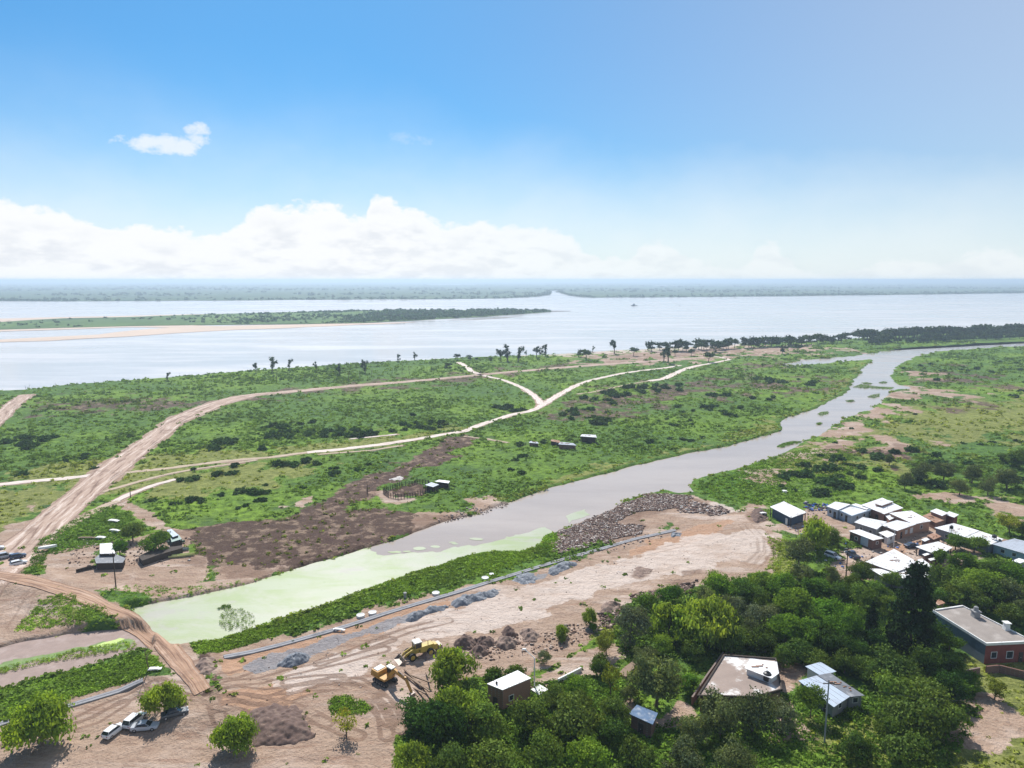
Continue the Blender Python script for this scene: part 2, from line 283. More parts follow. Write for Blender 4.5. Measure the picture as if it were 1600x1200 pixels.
def terrain(x, y):
    """height and ground cover weights at world points"""
    A = np.zeros((7,)+x.shape)
    r = np.hypot(x, y)
    wob = fbm(x, y, 11, 5, 5)*1.15; wob2 = fbm(x, y, 40, 3, 9)
    dl = sdist(x, y, near_land, True, 60)+wob*3+wob2*np.minimum(r*.01, 6)
    dc = sdist(x, y, creek, True, 30)+wob*1.6*np.clip(r/250, .6, 3)
    dp = sdist(x, y, pool, True, 15)+wob*1.5
    dd = sdist(x, y, dam_c, False, 20)
    z = .62+fbm(x, y, 22, 3, 1)*.35
    flat = np.zeros(x.shape)
    for k, f, P in cover_w:
        s = sdist(x, y, P, True, f*3+2)
        f2 = f*np.clip(r/200, .7, 4)
        A[k] = np.maximum(A[k], (.62 if k == K_ and P[:, 1].mean() > 300 else 1.)*smooth(-f2*1.5, f2*1.3, s+wob*f2*3.0))
    for P in tyre_w:
        s = sdist(x, y, P, False, 3)
        for off in (-1.1, 1.1):
            A[K_] = np.maximum(A[K_], (1. if P[:, 1].max() < 150 else .55)*smooth(.7, .15, np.abs(np.abs(s)-1.1))*smooth(-.75 if P[:, 1].max() < 150 else -.3, -.2 if P[:, 1].max() < 150 else .15, wob+fbm(x, y, 30, 2, 61)))
    for poly in (polyA, polyH):
        s = sdist(x, y, poly, True, 8); A[D] = np.maximum(A[D], smooth(-2.2, .3, s+wob*2)); flat = np.maximum(flat, smooth(-4, 0, s))
    for P, wd in tr_w.values():
        s = sdist(x, y, P, False, 12); A[D] = np.maximum(A[D], .8*smooth(wd*.5+1.5, wd*.5-.5, s+wob*1.5)); flat = np.maximum(flat, smooth(wd*.5+4, wd*.5+1, s))
    z = z*(1-flat)+.62*flat
    z = z+1.3*smooth(10.5, 3.5, dd+wob*2)*(1-smooth(-1, 1, -(x*0+1)))
    bank = smooth(.2, 2.6, -dc); z = z*bank-.9*(1-bank)
    bank = smooth(0, 2, -dp); z = z*bank-.9*(1-bank)
    bank = smooth(0, 8, dl); z = z*bank-1.2*(1-bank)
    A[Y] = np.maximum(A[Y], .6*smooth(7, 1, -dc)*(dc < 0))
    A[L] = np.maximum(A[L], smooth(3.5, .5, np.abs(dc+1.8))*.8)
    return z, A, dc, dl, dp
def zat(x, y): return float(terrain(np.array([float(x)]), np.array([float(y)]))[0][0])

# ------------------------------------------------------------------ mesh helpers
def fast_mesh(name, V, F, attrs=None, uv=None, smoothf=False):
    me = bpy.data.meshes.new(name); V = np.ascontiguousarray(V, np.float32); F = np.ascontiguousarray(F, np.int32); k = F.shape[1]
    me.vertices.add(len(V)); me.vertices.foreach_set('co', V.ravel())
    me.loops.add(F.size); me.loops.foreach_set('vertex_index', F.ravel())
    me.polygons.add(len(F)); me.polygons.foreach_set('loop_start', np.arange(0, F.size, k, dtype=np.int32))
    if smoothf: me.polygons.foreach_set('use_smooth', np.ones(len(F), bool))
    for an, arr in (attrs or {}).items():
        at = me.attributes.new(an, 'FLOAT_COLOR', 'POINT'); at.data.foreach_set('color', np.ascontiguousarray(arr, np.float32).ravel())
    if uv is not None:
        l = me.uv_layers.new(name='UVMap'); l.data.foreach_set('uv', np.ascontiguousarray(uv[F.ravel()], np.float32).ravel())
    me.update(calc_edges=True); return me
def link(name, me, m=None, parent=None, **props):
    o = bpy.data.objects.new(name, me); COL.objects.link(o)
    if m: me.materials.clear(); me.materials.append(m)
    if parent: o.parent = parent
    for k, v in props.items(): o[k] = v
    return o
def thing(name, label, cat, loc=(0, 0, 0), rotz=0, group=None):
    o = bpy.data.objects.new(name, None); COL.objects.link(o); o.empty_display_size = .5
    o.location = loc; o.rotation_euler = (0, 0, rotz); o['label'] = label; o['category'] = cat
    if group: o['group'] = group
    return o
def dup(root, loc, rotz, scale, label, group=None):
    r = root.copy(); COL.objects.link(r); r.location = loc; r.rotation_euler = (0, 0, rotz); r.scale = scale; r['label'] = label
    if group: r['group'] = group
    elif 'group' in r: del r['group']
    for ch in list(root.children):
        c = ch.copy(); COL.objects.link(c); c.parent = r
        for g in ch.children:
            d_ = g.copy(); COL.objects.link(d_); d_.parent = c
    return r
def bm_obj(name, bm, m, parent=None, bevel=0, **props):
    if bevel: bmesh.ops.bevel(bm, geom=bm.edges[:], offset=bevel, segments=2, affect='EDGES', clamp_overlap=True)
    me = bpy.data.meshes.new(name); bm.to_mesh(me); bm.free(); return link(name, me, m, parent, **props)
def bx(bm, x0, x1, y0, y1, z0, z1, tx=0, ty=0):                    # box whose top is drawn in by tx, ty
    vs = [bm.verts.new(p) for p in ((x0, y0, z0), (x1, y0, z0), (x1, y1, z0), (x0, y1, z0), (x0+tx, y0+ty, z1), (x1-tx, y0+ty, z1), (x1-tx, y1-ty, z1), (x0+tx, y1-ty, z1))]
    for f in ((0, 3, 2, 1), (4, 5, 6, 7), (0, 1, 5, 4), (1, 2, 6, 5), (2, 3, 7, 6), (3, 0, 4, 7)): bm.faces.new([vs[i] for i in f])
def prism(bm, P, a, b, axis='y'):                                   # outline P extruded from a to b
    def q(p, t): return (p[0], t, p[1]) if axis == 'y' else (p[0], p[1], t)
    A_ = [bm.verts.new(q(p, a)) for p in P]; B_ = [bm.verts.new(q(p, b)) for p in P]; n = len(P)
    bm.faces.new(A_); bm.faces.new(B_[::-1])
    for i in range(n): bm.faces.new((A_[i], B_[i], B_[(i+1) % n], A_[(i+1) % n]))
    bmesh.ops.recalc_face_normals(bm, faces=bm.faces[:])
def cyl(bm, c0, c1, r0, r1=None, n=10, cap=True):
    c0, c1 = Vector(c0), Vector(c1); r1 = r0 if r1 is None else r1; d_ = (c1-c0).normalized()
    u = d_.orthogonal().normalized(); v = d_.cross(u)
    A_ = [bm.verts.new(c0+(u*cos(2*pi*i/n)+v*sin(2*pi*i/n))*r0) for i in range(n)]
    B_ = [bm.verts.new(c1+(u*cos(2*pi*i/n)+v*sin(2*pi*i/n))*r1) for i in range(n)]
    for i in range(n): bm.faces.new((A_[i], A_[(i+1) % n], B_[(i+1) % n], B_[i]))
    if cap: bm.faces.new(A_[::-1]); bm.faces.new(B_)

# ------------------------------------------------------------------ materials
def newmat(name):
    m = bpy.data.materials.new(name); m.use_nodes = True; return m, NT(m.node_tree)
def mat(name, col, rough=.8, var=.25, scale=1.5, bump=.0, metal=0, stain=None, stretch=(1, 1, 1), spec=.4):
    m, n = newmat(name); pos = n.n('ShaderNodeTexCoord').outputs['Object']; v = n.vmul(pos, stretch)
    a = n.noise(v, scale, 5, .6)
    c = n.mix(a, [x*(1-var) for x in col], [min(1, x*(1+var)) for x in col])
    if stain: c = n.mix(n.ss(n.noise(v, scale*.6, 4, .65), .5, .68), c, stain)
    pb = n.n('ShaderNodeBsdfPrincipled', {'Base Color': c, 'Roughness': rough, 'Metallic': metal, 'Specular IOR Level': spec})
    if bump: n.put(pb.inputs['Normal'], n.n('ShaderNodeBump', {'Height': n.noise(v, scale*4, 4), 'Strength': bump, 'Distance': .05}))
    n.n('ShaderNodeOutputMaterial', {0: pb}); return m
def leafmat(name, col, yellow=(.22, .24, .05), trans=.3, tint=True):
    col = [min(1, c_*k_) for c_, k_ in zip(col, (1.8, 1.68, 1.25))]; yellow = [c_*1.35 for c_ in yellow]
    m, n = newmat(name)
    at = n.n('ShaderNodeAttribute', attribute_name='tint'); oi = n.n('ShaderNodeObjectInfo')
    c = n.mix(n.m('MULTIPLY', oi.outputs['Random'], .38), col, yellow); rb = n.m('FRACT', n.m('MULTIPLY', oi.outputs['Random'], 7.31)); c = n.mix(rb, n.mix(1.0, c, (.68, .70, .78), 'MULTIPLY'), n.mix(1.0, c, (1.22, 1.18, 1.1), 'MULTIPLY'))
    c = n.mix(1.0, c, at.outputs['Color'], 'MULTIPLY')
    df = n.n('ShaderNodeBsdfDiffuse', {0: c}); tr = n.n('ShaderNodeBsdfTranslucent', {0: n.mix(1.0, c, (1.35, 1.35, .6), 'MULTIPLY')})
    mx = n.n('ShaderNodeMixShader', {0: trans, 1: df, 2: tr}); n.n('ShaderNodeOutputMaterial', {0: mx}); return m
_k0, _k1 = G(440, 1005), G(1000, 842); KANG = atan2(_k1.y-_k0.y, _k1.x-_k0.x)
# ------------------------------------------------------------------ ground material: follows the cover painted in A and B
def ground_material():
    m, n = newmat('ground')
    pos = n.n('ShaderNodeNewGeometry').outputs['Position']
    a = n.n('ShaderNodeAttribute', attribute_name='coverA'); b = n.n('ShaderNodeAttribute', attribute_name='coverB')
    sa = n.n('ShaderNodeSeparateColor', {0: a.outputs['Color']}); sb = n.n('ShaderNodeSeparateColor', {0: b.outputs['Color']})
    big, mid, fine, tiny = n.noise(pos, .012, 4), n.noise(pos, .07, 5, .6), n.noise(pos, .4, 5, .65), n.noise(pos, 1.7, 4, .7)
    clump = n.ss(n.m('ADD', n.m('MULTIPLY', fine, .6), n.m('MULTIPLY', tiny, .4)), .40, .62)
    g = n.mix(clump, (.050, .098, .022), (.115, .215, .036))
    g = n.mix(n.ss(big, .40, .62), g, n.mix(clump, (.085, .145, .018), (.20, .32, .034)))
    g = n.mix(n.m('MULTIPLY', n.ss(mid, .52, .68), .6), g, (.048, .088, .036))
    yel = n.mix(clump, (.14, .155, .04), (.27, .27, .085))
    drt = n.mix(fine, (.30, .205, .145), (.44, .325, .25)); drt = n.mix(n.m('MULTIPLY', n.ss(tiny, .52, .66), .65), drt, (.20, .13, .095)); drt = n.mix(n.m('MULTIPLY', n.ss(n.noise(n.vmul(pos, (.35, 1, 1)), .35, 6, .7), .52, .66), .6), drt, (.24, .155, .115)); drt = n.mix(n.ss(mid, .5, .68), drt, (.48, .37, .30)); rot = n.n('ShaderNodeMapping', {0: pos, 'Rotation': (0, 0, -KANG), 'Scale': (.18, 1, 1)}); rs1 = n.noise(rot, .55, 7, .72, .6); rs2 = n.noise(rot, .16, 6, .65, .4); drt = n.mix(n.m('MULTIPLY', n.ss(rs1, .53, .63), .62), drt, (.27, .165, .115)); drt = n.mix(n.m('MULTIPLY', n.ss(rs2, .52, .66), .55), drt, (.55, .46, .40))
    drk = n.mix(fine, (.050, .028, .024), (.12, .072, .058)); drk = n.mix(n.m('MULTIPLY', n.ss(n.noise(pos, .25, 7, .75), .50, .60), .72), drk, (.31, .22, .16)); drk = n.mix(n.m('MULTIPLY', n.ss(tiny, .58, .7), .5), drk, (.24, .17, .13))
    pal = n.mix(fine, (.48, .39, .33), (.66, .57, .51)); pal = n.mix(n.m('MULTIPLY', n.ss(rs1, .54, .64), .45), pal, (.36, .25, .19)); pal = n.mix(n.m('MULTIPLY', n.ss(n.noise(pos, .06, 5, .6), .5, .62), .5), pal, (.42, .31, .24))
    red = n.mix(fine, (.36, .20, .12), (.46, .29, .19))
    grv = n.mix(tiny, (.10, .105, .115), (.36, .36, .38))
    lush = n.mix(clump, (.045, .10, .014), (.10, .22, .022))
    def put(c, wgt, col, k=1.0, amt=1.0):
        e = n.m('ADD', wgt, n.m('MULTIPLY', n.m('SUBTRACT', n.m('ADD', n.m('MULTIPLY', fine, .6), n.m('MULTIPLY', tiny, .4)), .5), k))
        e = n.m('MULTIPLY', n.ss(e, .42, .58), amt); return n.mix(e, c, col)
    c = put(g, sa.outputs[2], yel, 2.2, .85)
    c = put(c, sb.outputs[1], lush, 1.0, .8)
    c = put(c, sa.outputs[1], drk, 1.9, .97)
    c = put(c, sa.outputs[0], drt, 1.7)
    c = put(c, sb.outputs[2], red, 2., .8)
    c = put(c, a.outputs['Alpha'], pal, 2.2, .8)
    isd = n.m('MULTIPLY', sa.outputs[0], sa.outputs[1]); c = n.mix(n.m('MULTIPLY', n.ss(isd, .25, .8), .7), c, n.mix(fine, (.12, .07, .05), (.26, .17, .12)))
    c = put(c, sb.outputs[0], grv, 3.2, .85)
    hgt = n.m('ADD', n.m('MULTIPLY', fine, 1.0), n.m('MULTIPLY', tiny, .35))
    bp = n.n('ShaderNodeBump', {'Height': hgt, 'Strength': 1., 'Distance': .9})
    pb = n.n('ShaderNodeBsdfPrincipled', {'Base Color': c, 'Roughness': .95, 'Specular IOR Level': .1, 'Normal': bp})
    n.n('ShaderNodeOutputMaterial', {0: pb}); return m
M_ground = ground_material()
rs = [70.]
while rs[-1] < 2600: r_ = rs[-1]; rs.append(r_+min(r_*r_/58000, .0055*r_))
rs = np.array(rs); ts = np.radians(np.linspace(-50, 50, 900))
RR, TT = np.meshgrid(rs, ts, indexing='ij'); X, Y_ = RR*np.sin(TT), RR*np.cos(TT)
Z, A, dc, dl, dp = terrain(X.ravel(), Y_.ravel())
V = np.stack([X.ravel(), Y_.ravel(), Z], 1)
nr, nt = len(rs), len(ts); ii = np.arange((nr-1)*(nt-1)); i0 = (ii//(nt-1))*nt+ii % (nt-1)
F = np.stack([i0, i0+nt, i0+nt+1, i0+1], 1)
keep = (V[F][:, :, 2].max(1) > -.95)                                # drop the bed far out under the river
cA = np.stack([A[D], A[K_], A[Y], A[P_]], 1); cB = np.stack([A[Gv], A[L], A[R_], np.ones(len(Z))], 1)
me = fast_mesh('ground', V, F[keep], dict(coverA=cA, coverB=cB), smoothf=True)
link('ground', me, M_ground, kind='structure')
for nm, q in (('ground', [(-4000, -60), (4000, -60), (4000, 90), (-4000, 90)]),):
    bm = bmesh.new(); bm.faces.new([bm.verts.new((x, y, -.05)) for x, y in ((-900, -300), (900, -300), (900, 60), (-900, 60))]); o = bm_obj(nm, bm, mat('grass_plain', (.06, .11, .025), .95), kind='structure')
print('ground verts', len(V))

# ------------------------------------------------------------------ water
def water_mat(name, col, rough, wscale, bump, stretch=(1, 1, 1), col2=None, streak=.02, spec=.5):
    m, n = newmat(name); pos = n.n('ShaderNodeNewGeometry').outputs['Position']
    v = n.vmul(pos, stretch); w1 = n.noise(v, wscale, 3, .6)
    s1 = n.noise(n.vmul(pos, (.25, 1, 1)), streak, 6, .68)
    c = n.mix(n.ss(s1, .35, .65), col, col2 or col)
    bp = n.n('ShaderNodeBump', {'Height': w1, 'Strength': bump, 'Distance': .3})
    rg = n.m('MULTIPLY_ADD', n.ss(s1, .4, .62), .14, rough)
    pb = n.n('ShaderNodeBsdfPrincipled', {'Base Color': c, 'Roughness': rg, 'IOR': 1.33, 'Specular IOR Level': spec, 'Normal': bp})
    n.n('ShaderNodeOutputMaterial', {0: pb}); return m
M_river = water_mat('river_water', (.43, .40, .39), .12, .35, .12, (1, 1, 1), (.60, .565, .54), .012)
M_creek = water_mat('creek_water', (.36, .305, .265), .07, .9, .12, (1, 1, 1), (.42, .36, .315), .03)
def sheet(name, P, z, m, tag='structure', n=None, jit=0):
    bm = bmesh.new(); bm.faces.new([bm.verts.new((p[0], p[1], z)) for p in P]); bmesh.ops.triangulate(bm, faces=bm.faces[:])
    bmesh.ops.recalc_face_normals(bm, faces=bm.faces[:])
    if sum(f.normal.z*f.calc_area() for f in bm.faces) < 0: bmesh.ops.reverse_faces(bm, faces=bm.faces[:])
    return bm_obj(name, bm, m, kind=tag)
ex = lambda px, py, o: tuple(K([(px, py)])[0]+np.array([0, o]))
riv = [tuple(p+np.array([0, -16])) for p in K(SHORE)]
sheet('river', riv+[(9000, 1800), (30000, 9000), (30000, 14000), (-30000, 14000), (-30000, 600), (-4000, 200)], 0, M_river)
sheet('creek', [tuple(p) for p in Gn([(160, 935), (440, 880), (700, 800), (900, 740), (1190, 660), (1290, 600), (1190, 575), (1190, 560), (1340, 545), (1480, 530), (1850, 520), (1850, 545), (1500, 556), (1430, 570), (1440, 612), (1390, 660), (1300, 700), (1100, 780), (900, 850), (700, 905), (400, 1000), (290, 1030), (240, 1000)], 0)], .0, M_creek)
sheet('muddy_pool', [tuple(p) for p in Gn([(-200, 1020), (0, 1000), (210, 970), (250, 1000), (240, 1035), (100, 1062), (-200, 1130)], 0)], .02, mat('mud_flat', (.30, .225, .195), .8, .3, .5, .4, spec=.2, stain=(.36, .28, .25)))

# duckweed on the near end of the creek
def weed_mat():
    m, n = newmat('duckweed'); pos = n.n('ShaderNodeNewGeometry').outputs['Position']
    a = n.noise(n.vmul(pos, (.6, 1, 1)), .05, 6, .65, .6); b = n.noise(pos, .6, 4); q = n.noise(n.vmul(pos, (.3, 1, 1)), .12, 5, .6)
    c = n.mix(n.ss(a, .40, .62), (.40, .40, .31), (.29, .35, .155)); c = n.mix(n.m('MULTIPLY', n.ss(q, .48, .60), .8), c, (.36, .39, .26)); c = n.mix(n.m('MULTIPLY', n.ss(b, .60, .72), .5), c, (.25, .33, .14)); c = n.mix(n.m('MULTIPLY', n.ss(n.noise(n.vmul(pos, (.5, 1, 1)), .09, 7, .7), .56, .64), .6), c, (.37, .34, .30))
    pb = n.n('ShaderNodeBsdfPrincipled', {'Base Color': c, 'Roughness': .35, 'Specular IOR Level': .3}); n.n('ShaderNodeOutputMaterial', {0: pb}); return m
def densify(P, step, amp, seed=0):
    out_ = []
    for i in range(len(P)):
        a, b = np.array(P[i]), np.array(P[(i+1) % len(P)]); k = max(1, int(np.linalg.norm(b-a)/step))
        for j in range(k): out_.append(a+(b-a)*j/k)
    o = np.array(out_); o[:, 0] += fbm(o[:, 0], o[:, 1], 5, 3, seed)*amp; o[:, 1] += fbm(o[:, 0], o[:, 1], 5, 3, seed+40)*amp; return [tuple(p) for p in o]
wl = Gn([(170, 935), (440, 885), (560, 850), (590, 866), (603, 871), (640, 866), (690, 858), (740, 850), (790, 842), (822, 833), (850, 826), (870, 840), (850, 875), (700, 905), (400, 1000), (290, 1030), (230, 1000)], 0)
sheet('duckweed', densify(wl, 1.0, 3.2), .03, weed_mat(), 'stuff')
sheet('duckweed', densify(Gn([(885, 805), (900, 800), (918, 797), (922, 803), (905, 812), (890, 818)], 0), 1, 2.), .03, weed_mat(), 'stuff')
for _i in range(9):                                                 # loose rafts of weed beyond the edge of the sheet
    _t = rnd.random(); _px = 600+_t*250; _py = 868-_t*42-rnd.uniform(0, 3); _r = rnd.uniform(2, 5)
    sheet('duckweed', densify(Gn([(_px+_r*2.2*cos(a_), _py+_r*.45*sin(a_)) for a_ in np.linspace(0, 5.4, 7)], 0), .8, 1.0, _i), .036+.005*_i, bpy.data.materials['duckweed'], 'stuff')
M_scum2 = mat('green_scum', (.13, .21, .045), .7, .5, .6, stain=(.20, .20, .10))
sheet('algae_mat', densify(Gn([(-120, 1050), (0, 1036), (60, 1022), (120, 1008), (180, 996), (210, 1003), (215, 1012), (150, 1022), (60, 1036), (0, 1046), (-120, 1080)], 0), .8, 5), .06, M_scum2, 'stuff')
sheet('algae_mat', densify(Gn([(140, 1010), (190, 996), (200, 999), (175, 1010), (148, 1014)], 0), 1, 2), .08, mat('yellow_scum', (.38, .5, .12), .6, .4, .5), 'stuff')
# low islets in the creek
ISL = [[(1332, 605), (1345, 600), (1370, 604), (1396, 605), (1392, 607.5), (1360, 606.5), (1340, 606)], [(1345, 598), (1352, 597), (1363, 599), (1355, 601)], [(1374, 597), (1380, 595.5), (1386, 597), (1380, 599)], [(1355, 620), (1362, 617), (1374, 615), (1374, 618.5), (1365, 622)],
       [(1277, 647), (1283, 644), (1295, 643), (1292, 647), (1284, 649)], [(1275, 661), (1280, 659.5), (1284, 661), (1279, 662.5)], [(1215, 697), (1224, 692), (1238, 689), (1252, 690), (1236, 693), (1222, 698)], [(1322, 626), (1334, 624.5), (1336, 626), (1326, 627.5)]]

# ------------------------------------------------------------------ roads
def road_mat(name, c1, c2, rut, wet, freq=5.):
    m, n = newmat(name); uv = n.n('ShaderNodeUVMap').outputs[0]; s = n.n('ShaderNodeSeparateXYZ', {0: uv})
    pos = n.n('ShaderNodeNewGeometry').outputs['Position']
    vv = n.n('ShaderNodeCombineXYZ', {0: n.m('MULTIPLY', s.outputs[0], freq), 1: n.m('MULTIPLY', s.outputs[1], .035), 2: 0.})
    st = n.noise(vv, 1.7, 5, .62, .4); f = n.noise(pos, 1.2, 5, .7); g = n.noise(pos, .12, 4)
    c = n.mix(f, c1, c2); c = n.mix(n.m('MULTIPLY', n.ss(st, .50, .64), .8), c, rut); c = n.mix(n.m('MULTIPLY', n.ss(st, .46, .34), .8), c, wet)
    c = n.mix(n.m('MULTIPLY', n.ss(g, .55, .7), .5), c, rut)
    ed = n.m('ABSOLUTE', n.m('SUBTRACT', s.outputs[0], .5)); ln = n.m('MULTIPLY', n.ss(n.m('ABSOLUTE', n.m('SUBTRACT', ed, n.m('MULTIPLY_ADD', g, .25, .22))), .05, .0), n.ss(f, .3, .6)); c = n.mix(n.m('MULTIPLY', ln, .7), c, wet); c = n.mix(n.m('MULTIPLY', n.ss(n.m('ADD', ed, n.m('MULTIPLY', n.m('SUBTRACT', f, .5), .12)), .45, .49), .6), c, rut)
    bp = n.n('ShaderNodeBump', {'Height': n.m('ADD', st, n.m('MULTIPLY', f, .3)), 'Strength': .8, 'Distance': .4})
    pb = n.n('ShaderNodeBsdfPrincipled', {'Base Color': c, 'Roughness': .9, 'Specular IOR Level': .15, 'Normal': bp}); n.n('ShaderNodeOutputMaterial', {0: pb}); return m
M_rA = road_mat('road_packed_mud', (.36, .25, .19), (.48, .36, .29), (.15, .09, .065), (.64, .54, .47))
M_rH = road_mat('road_red_mud', (.36, .215, .14), (.44, .29, .20), (.15, .085, .06), (.52, .38, .29))
M_tr = road_mat('track_pale_sand', (.58, .49, .43), (.70, .61, .55), (.42, .32, .26), (.76, .70, .66), 3.)
M_tr2 = road_mat('track_brown', (.40, .31, .22), (.50, .40, .30), (.24, .19, .11), (.56, .46, .37), 3.)
def ribbon(name, Lp, Rp, m, dz=.09, cols=8, jit=.25):
    n_ = 400; Lw, Rw = np.array(Lp), np.array(Rp)
    def res(Pn):
        sgm = np.r_[0, np.cumsum(np.linalg.norm(np.diff(Pn, axis=0), axis=1))]; return sgm/sgm[-1], sgm[-1]
    if len(Lw) != len(Rw): raise ValueError('edges')
    t, ln = res((Lw+Rw)/2); n_ = int(min(900, max(30, ln/1.2))); q = np.linspace(0, 1, n_)
    f = lambda Pn: np.stack([np.interp(q, t, Pn[:, 0]), np.interp(q, t, Pn[:, 1])], 1)
    a, b = f(Lw), f(Rw)
    for _ in range(max(2, n_//60)): 
        for e in (a, b): e[1:-1] = (e[:-2]+e[1:-1]*2+e[2:])/4
    d_ = (b-a); wdt = np.linalg.norm(d_, axis=1, keepdims=True); dn = d_/wdt
    ja = fbm(q*ln, q*0, 4, 3, 3)[:, None]*jit*2; jb = fbm(q*ln, q*0+50, 4, 3, 8)[:, None]*jit*2
    a = a-dn*ja; b = b+dn*jb; cs = np.linspace(0, 1, cols)
    Pn = a[:, None, :]*(1-cs)[None, :, None]+b[:, None, :]*cs[None, :, None]
    x, y = Pn[..., 0].ravel(), Pn[..., 1].ravel(); z = terrain(x, y)[0]+dz
    z = np.maximum(z, .12)
    V_ = np.stack([x, y, z], 1); ii = np.arange((n_-1)*(cols-1)); i0 = (ii//(cols-1))*cols+ii % (cols-1)
    F_ = np.stack([i0, i0+1, i0+cols+1, i0+cols], 1)
    nz = np.cross(V_[F_[0, 1]]-V_[F_[0, 0]], V_[F_[0, 3]]-V_[F_[0, 0]])[2]
    if nz < 0: F_ = F_[:, ::-1]
    uv = np.stack([np.tile(cs, n_), np.repeat(q*ln, cols)], 1)
    return link(name, fast_mesh(name, V_, F_, uv=uv, smoothf=True), m, kind='structure')
def eq(road):
    a, b = road
    def rs_(Pn, k): 
        sg = np.r_[0, np.cumsum(np.linalg.norm(np.diff(Pn, axis=0), axis=1))]; sg /= sg[-1]; q = np.linspace(0, 1, k); return np.stack([np.interp(q, sg, Pn[:, 0]), np.interp(q, sg, Pn[:, 1])], 1)
    return rs_(a, 120), rs_(b, 120)
ribbon('dirt_road', roadA[0][1:], roadA[1], M_rA) if len(roadA[0])-1 == len(roadA[1]) else ribbon('dirt_road', *eq(roadA), M_rA)
ribbon('causeway_road', roadH[0], roadH[1], M_rH, .14)
def track(name, Pn, wd, m, dz=.07):
    Pn = np.array(Pn); t = np.gradient(Pn, axis=0); t /= np.linalg.norm(t, axis=1, keepdims=True)+1e-9; nn = np.stack([-t[:, 1], t[:, 0]], 1)
    return ribbon(name, Pn+nn*wd/2, Pn-nn*wd/2, m, dz, 5, min(.8, wd*.12))
dzs = .07
for k, (Pn, wd) in tr_w.items():
    dzs += .004; track('dirt_track', Pn, wd, M_tr2 if k in ('b2', 'f', 'h', 'd3', 'l', 'k') else M_tr if k != 'e' else M_rA, dzs)

# long concrete kerb beside the building site
M_conc = mat('concrete', (.27, .27, .285), .9, .2, .8, .3, stain=(.19, .19, .20))
def kerb(P, wd=1.25, h=.26):
    Pn = Gn(P); bm = bmesh.new(); prev = None
    for i, p in enumerate(Pn):
        t = Pn[min(i+1, len(Pn)-1)]-Pn[max(i-1, 0)]; t = t/np.linalg.norm(t); nn = np.array([-t[1], t[0]])*wd/2; zz = zat(*p)
        ring = [bm.verts.new((*(p+nn), zz-.5)), bm.verts.new((*(p+nn), zz+h)), bm.verts.new((*(p+nn*.1), zz+h)), bm.verts.new((*(p+nn*.1), zz+h*.8)), bm.verts.new((*(p-nn), zz+h*.8)), bm.verts.new((*(p-nn), zz-.5))]
        if prev:
            for j in range(6): bm.faces.new((prev[j], prev[(j+1) % 6], ring[(j+1) % 6], ring[j]))
        else: bm.faces.new(ring)
        prev = ring
    bm.faces.new(prev[::-1]); bmesh.ops.recalc_face_normals(bm, faces=bm.faces[:])
    return bm_obj('concrete_kerb', bm, M_conc, kind='structure')
kerb([(350, 1031), (395, 1019), (440, 1007), (495, 992), (545, 978), (600, 961), (660, 943), (720, 925), (765, 911), (810, 897), (885, 874), (940, 859), (995, 842), (1030, 834), (1055, 828)])
kerb([(97, 1106), (140, 1094), (185, 1081), (224, 1070)])
kerb([(-60, 1150), (-20, 1138), (14, 1126)])

# ------------------------------------------------------------------ island, sandbars and the far bank
def land_mat(name, cols):
    m, n = newmat(name); pos = n.n('ShaderNodeNewGeometry').outputs['Position']; v = n.vmul(pos, (1, .45, 1))
    a, b = n.noise(v, .01, 5, .65), n.noise(v, .0025, 4)
    c = n.mix(n.ss(a, .4, .62), cols[0], cols[1]); c = n.mix(n.ss(b, .5, .62), c, cols[2])
    pb = n.n('ShaderNodeBsdfPrincipled', {'Base Color': c, 'Roughness': .95, 'Specular IOR Level': .1}); n.n('ShaderNodeOutputMaterial', {0: pb}); return m
M_sand = mat('sand', (.52, .40, .31), .9, .15, .01)
def slab(name, P, z, m, step=25, amp=8, seed=1, thick=2.0, tag='structure'):
    Q = densify(K(P), step, 0); Q = np.array(Q); Q[:, 0] += fbm(Q[:, 0], Q[:, 1], 60, 3, seed)*amp; Q[:, 1] += fbm(Q[:, 0], Q[:, 1], 60, 3, seed+9)*amp
    bm = bmesh.new(); prism(bm, [tuple(q) for q in Q], z, z-thick, 'z'); return bm_obj(name, bm, m, kind=tag)
slab('sandbar', [(-300, 547), (0, 535), (75, 533), (130, 529.5), (200, 526), (300, 519.5), (400, 514.5), (480, 511), (560, 507.5), (620, 505.5), (650, 503.5), (600, 504.5), (520, 506), (450, 507.5), (400, 508.5), (300, 510.5), (262, 512.5), (200, 517), (150, 523), (100, 526), (0, 531), (-300, 541)], .35, M_sand, amp=10)
slab('sandbar', [(-300, 519), (0, 518), (100, 515), (200, 511.5), (270, 512.5), (350, 510), (200, 505), (350, 495), (425, 489.5), (380, 489.8), (250, 492.5), (180, 494), (100, 495.5), (0, 498), (-300, 505)], .4, M_sand, amp=8)
M_isl = land_mat('island_grass', [(.07, .13, .03), (.115, .19, .04), (.05, .10, .035)])
ISLAND = [(-300, 518.5), (0, 515.5), (100, 512.5), (200, 510), (330, 508), (480, 506.3), (560, 505), (620, 502.3), (680, 499), (750, 495.3), (800, 492), (840, 489.2), (862, 487), (858, 485.3), (800, 484.8), (700, 485), (600, 485.3), (500, 487), (420, 489), (330, 491.5), (250, 494), (200, 496), (100, 498), (50, 500.5), (0, 504), (-300, 509)]
slab('river_island', ISLAND, .9, M_isl, amp=8)
slab('sandbar', [(860, 486.7), (870, 487.0), (892, 486.3), (870, 485.9), (855, 485.6)], .5, mat('mud_spit', (.16, .13, .12), .9), amp=2, step=12)
slab('sandbar', [(700, 500.5), (760, 498), (820, 493.5), (790, 497), (740, 500)], .3, mat('wet_sand', (.22, .19, .17), .9), amp=3, step=12)
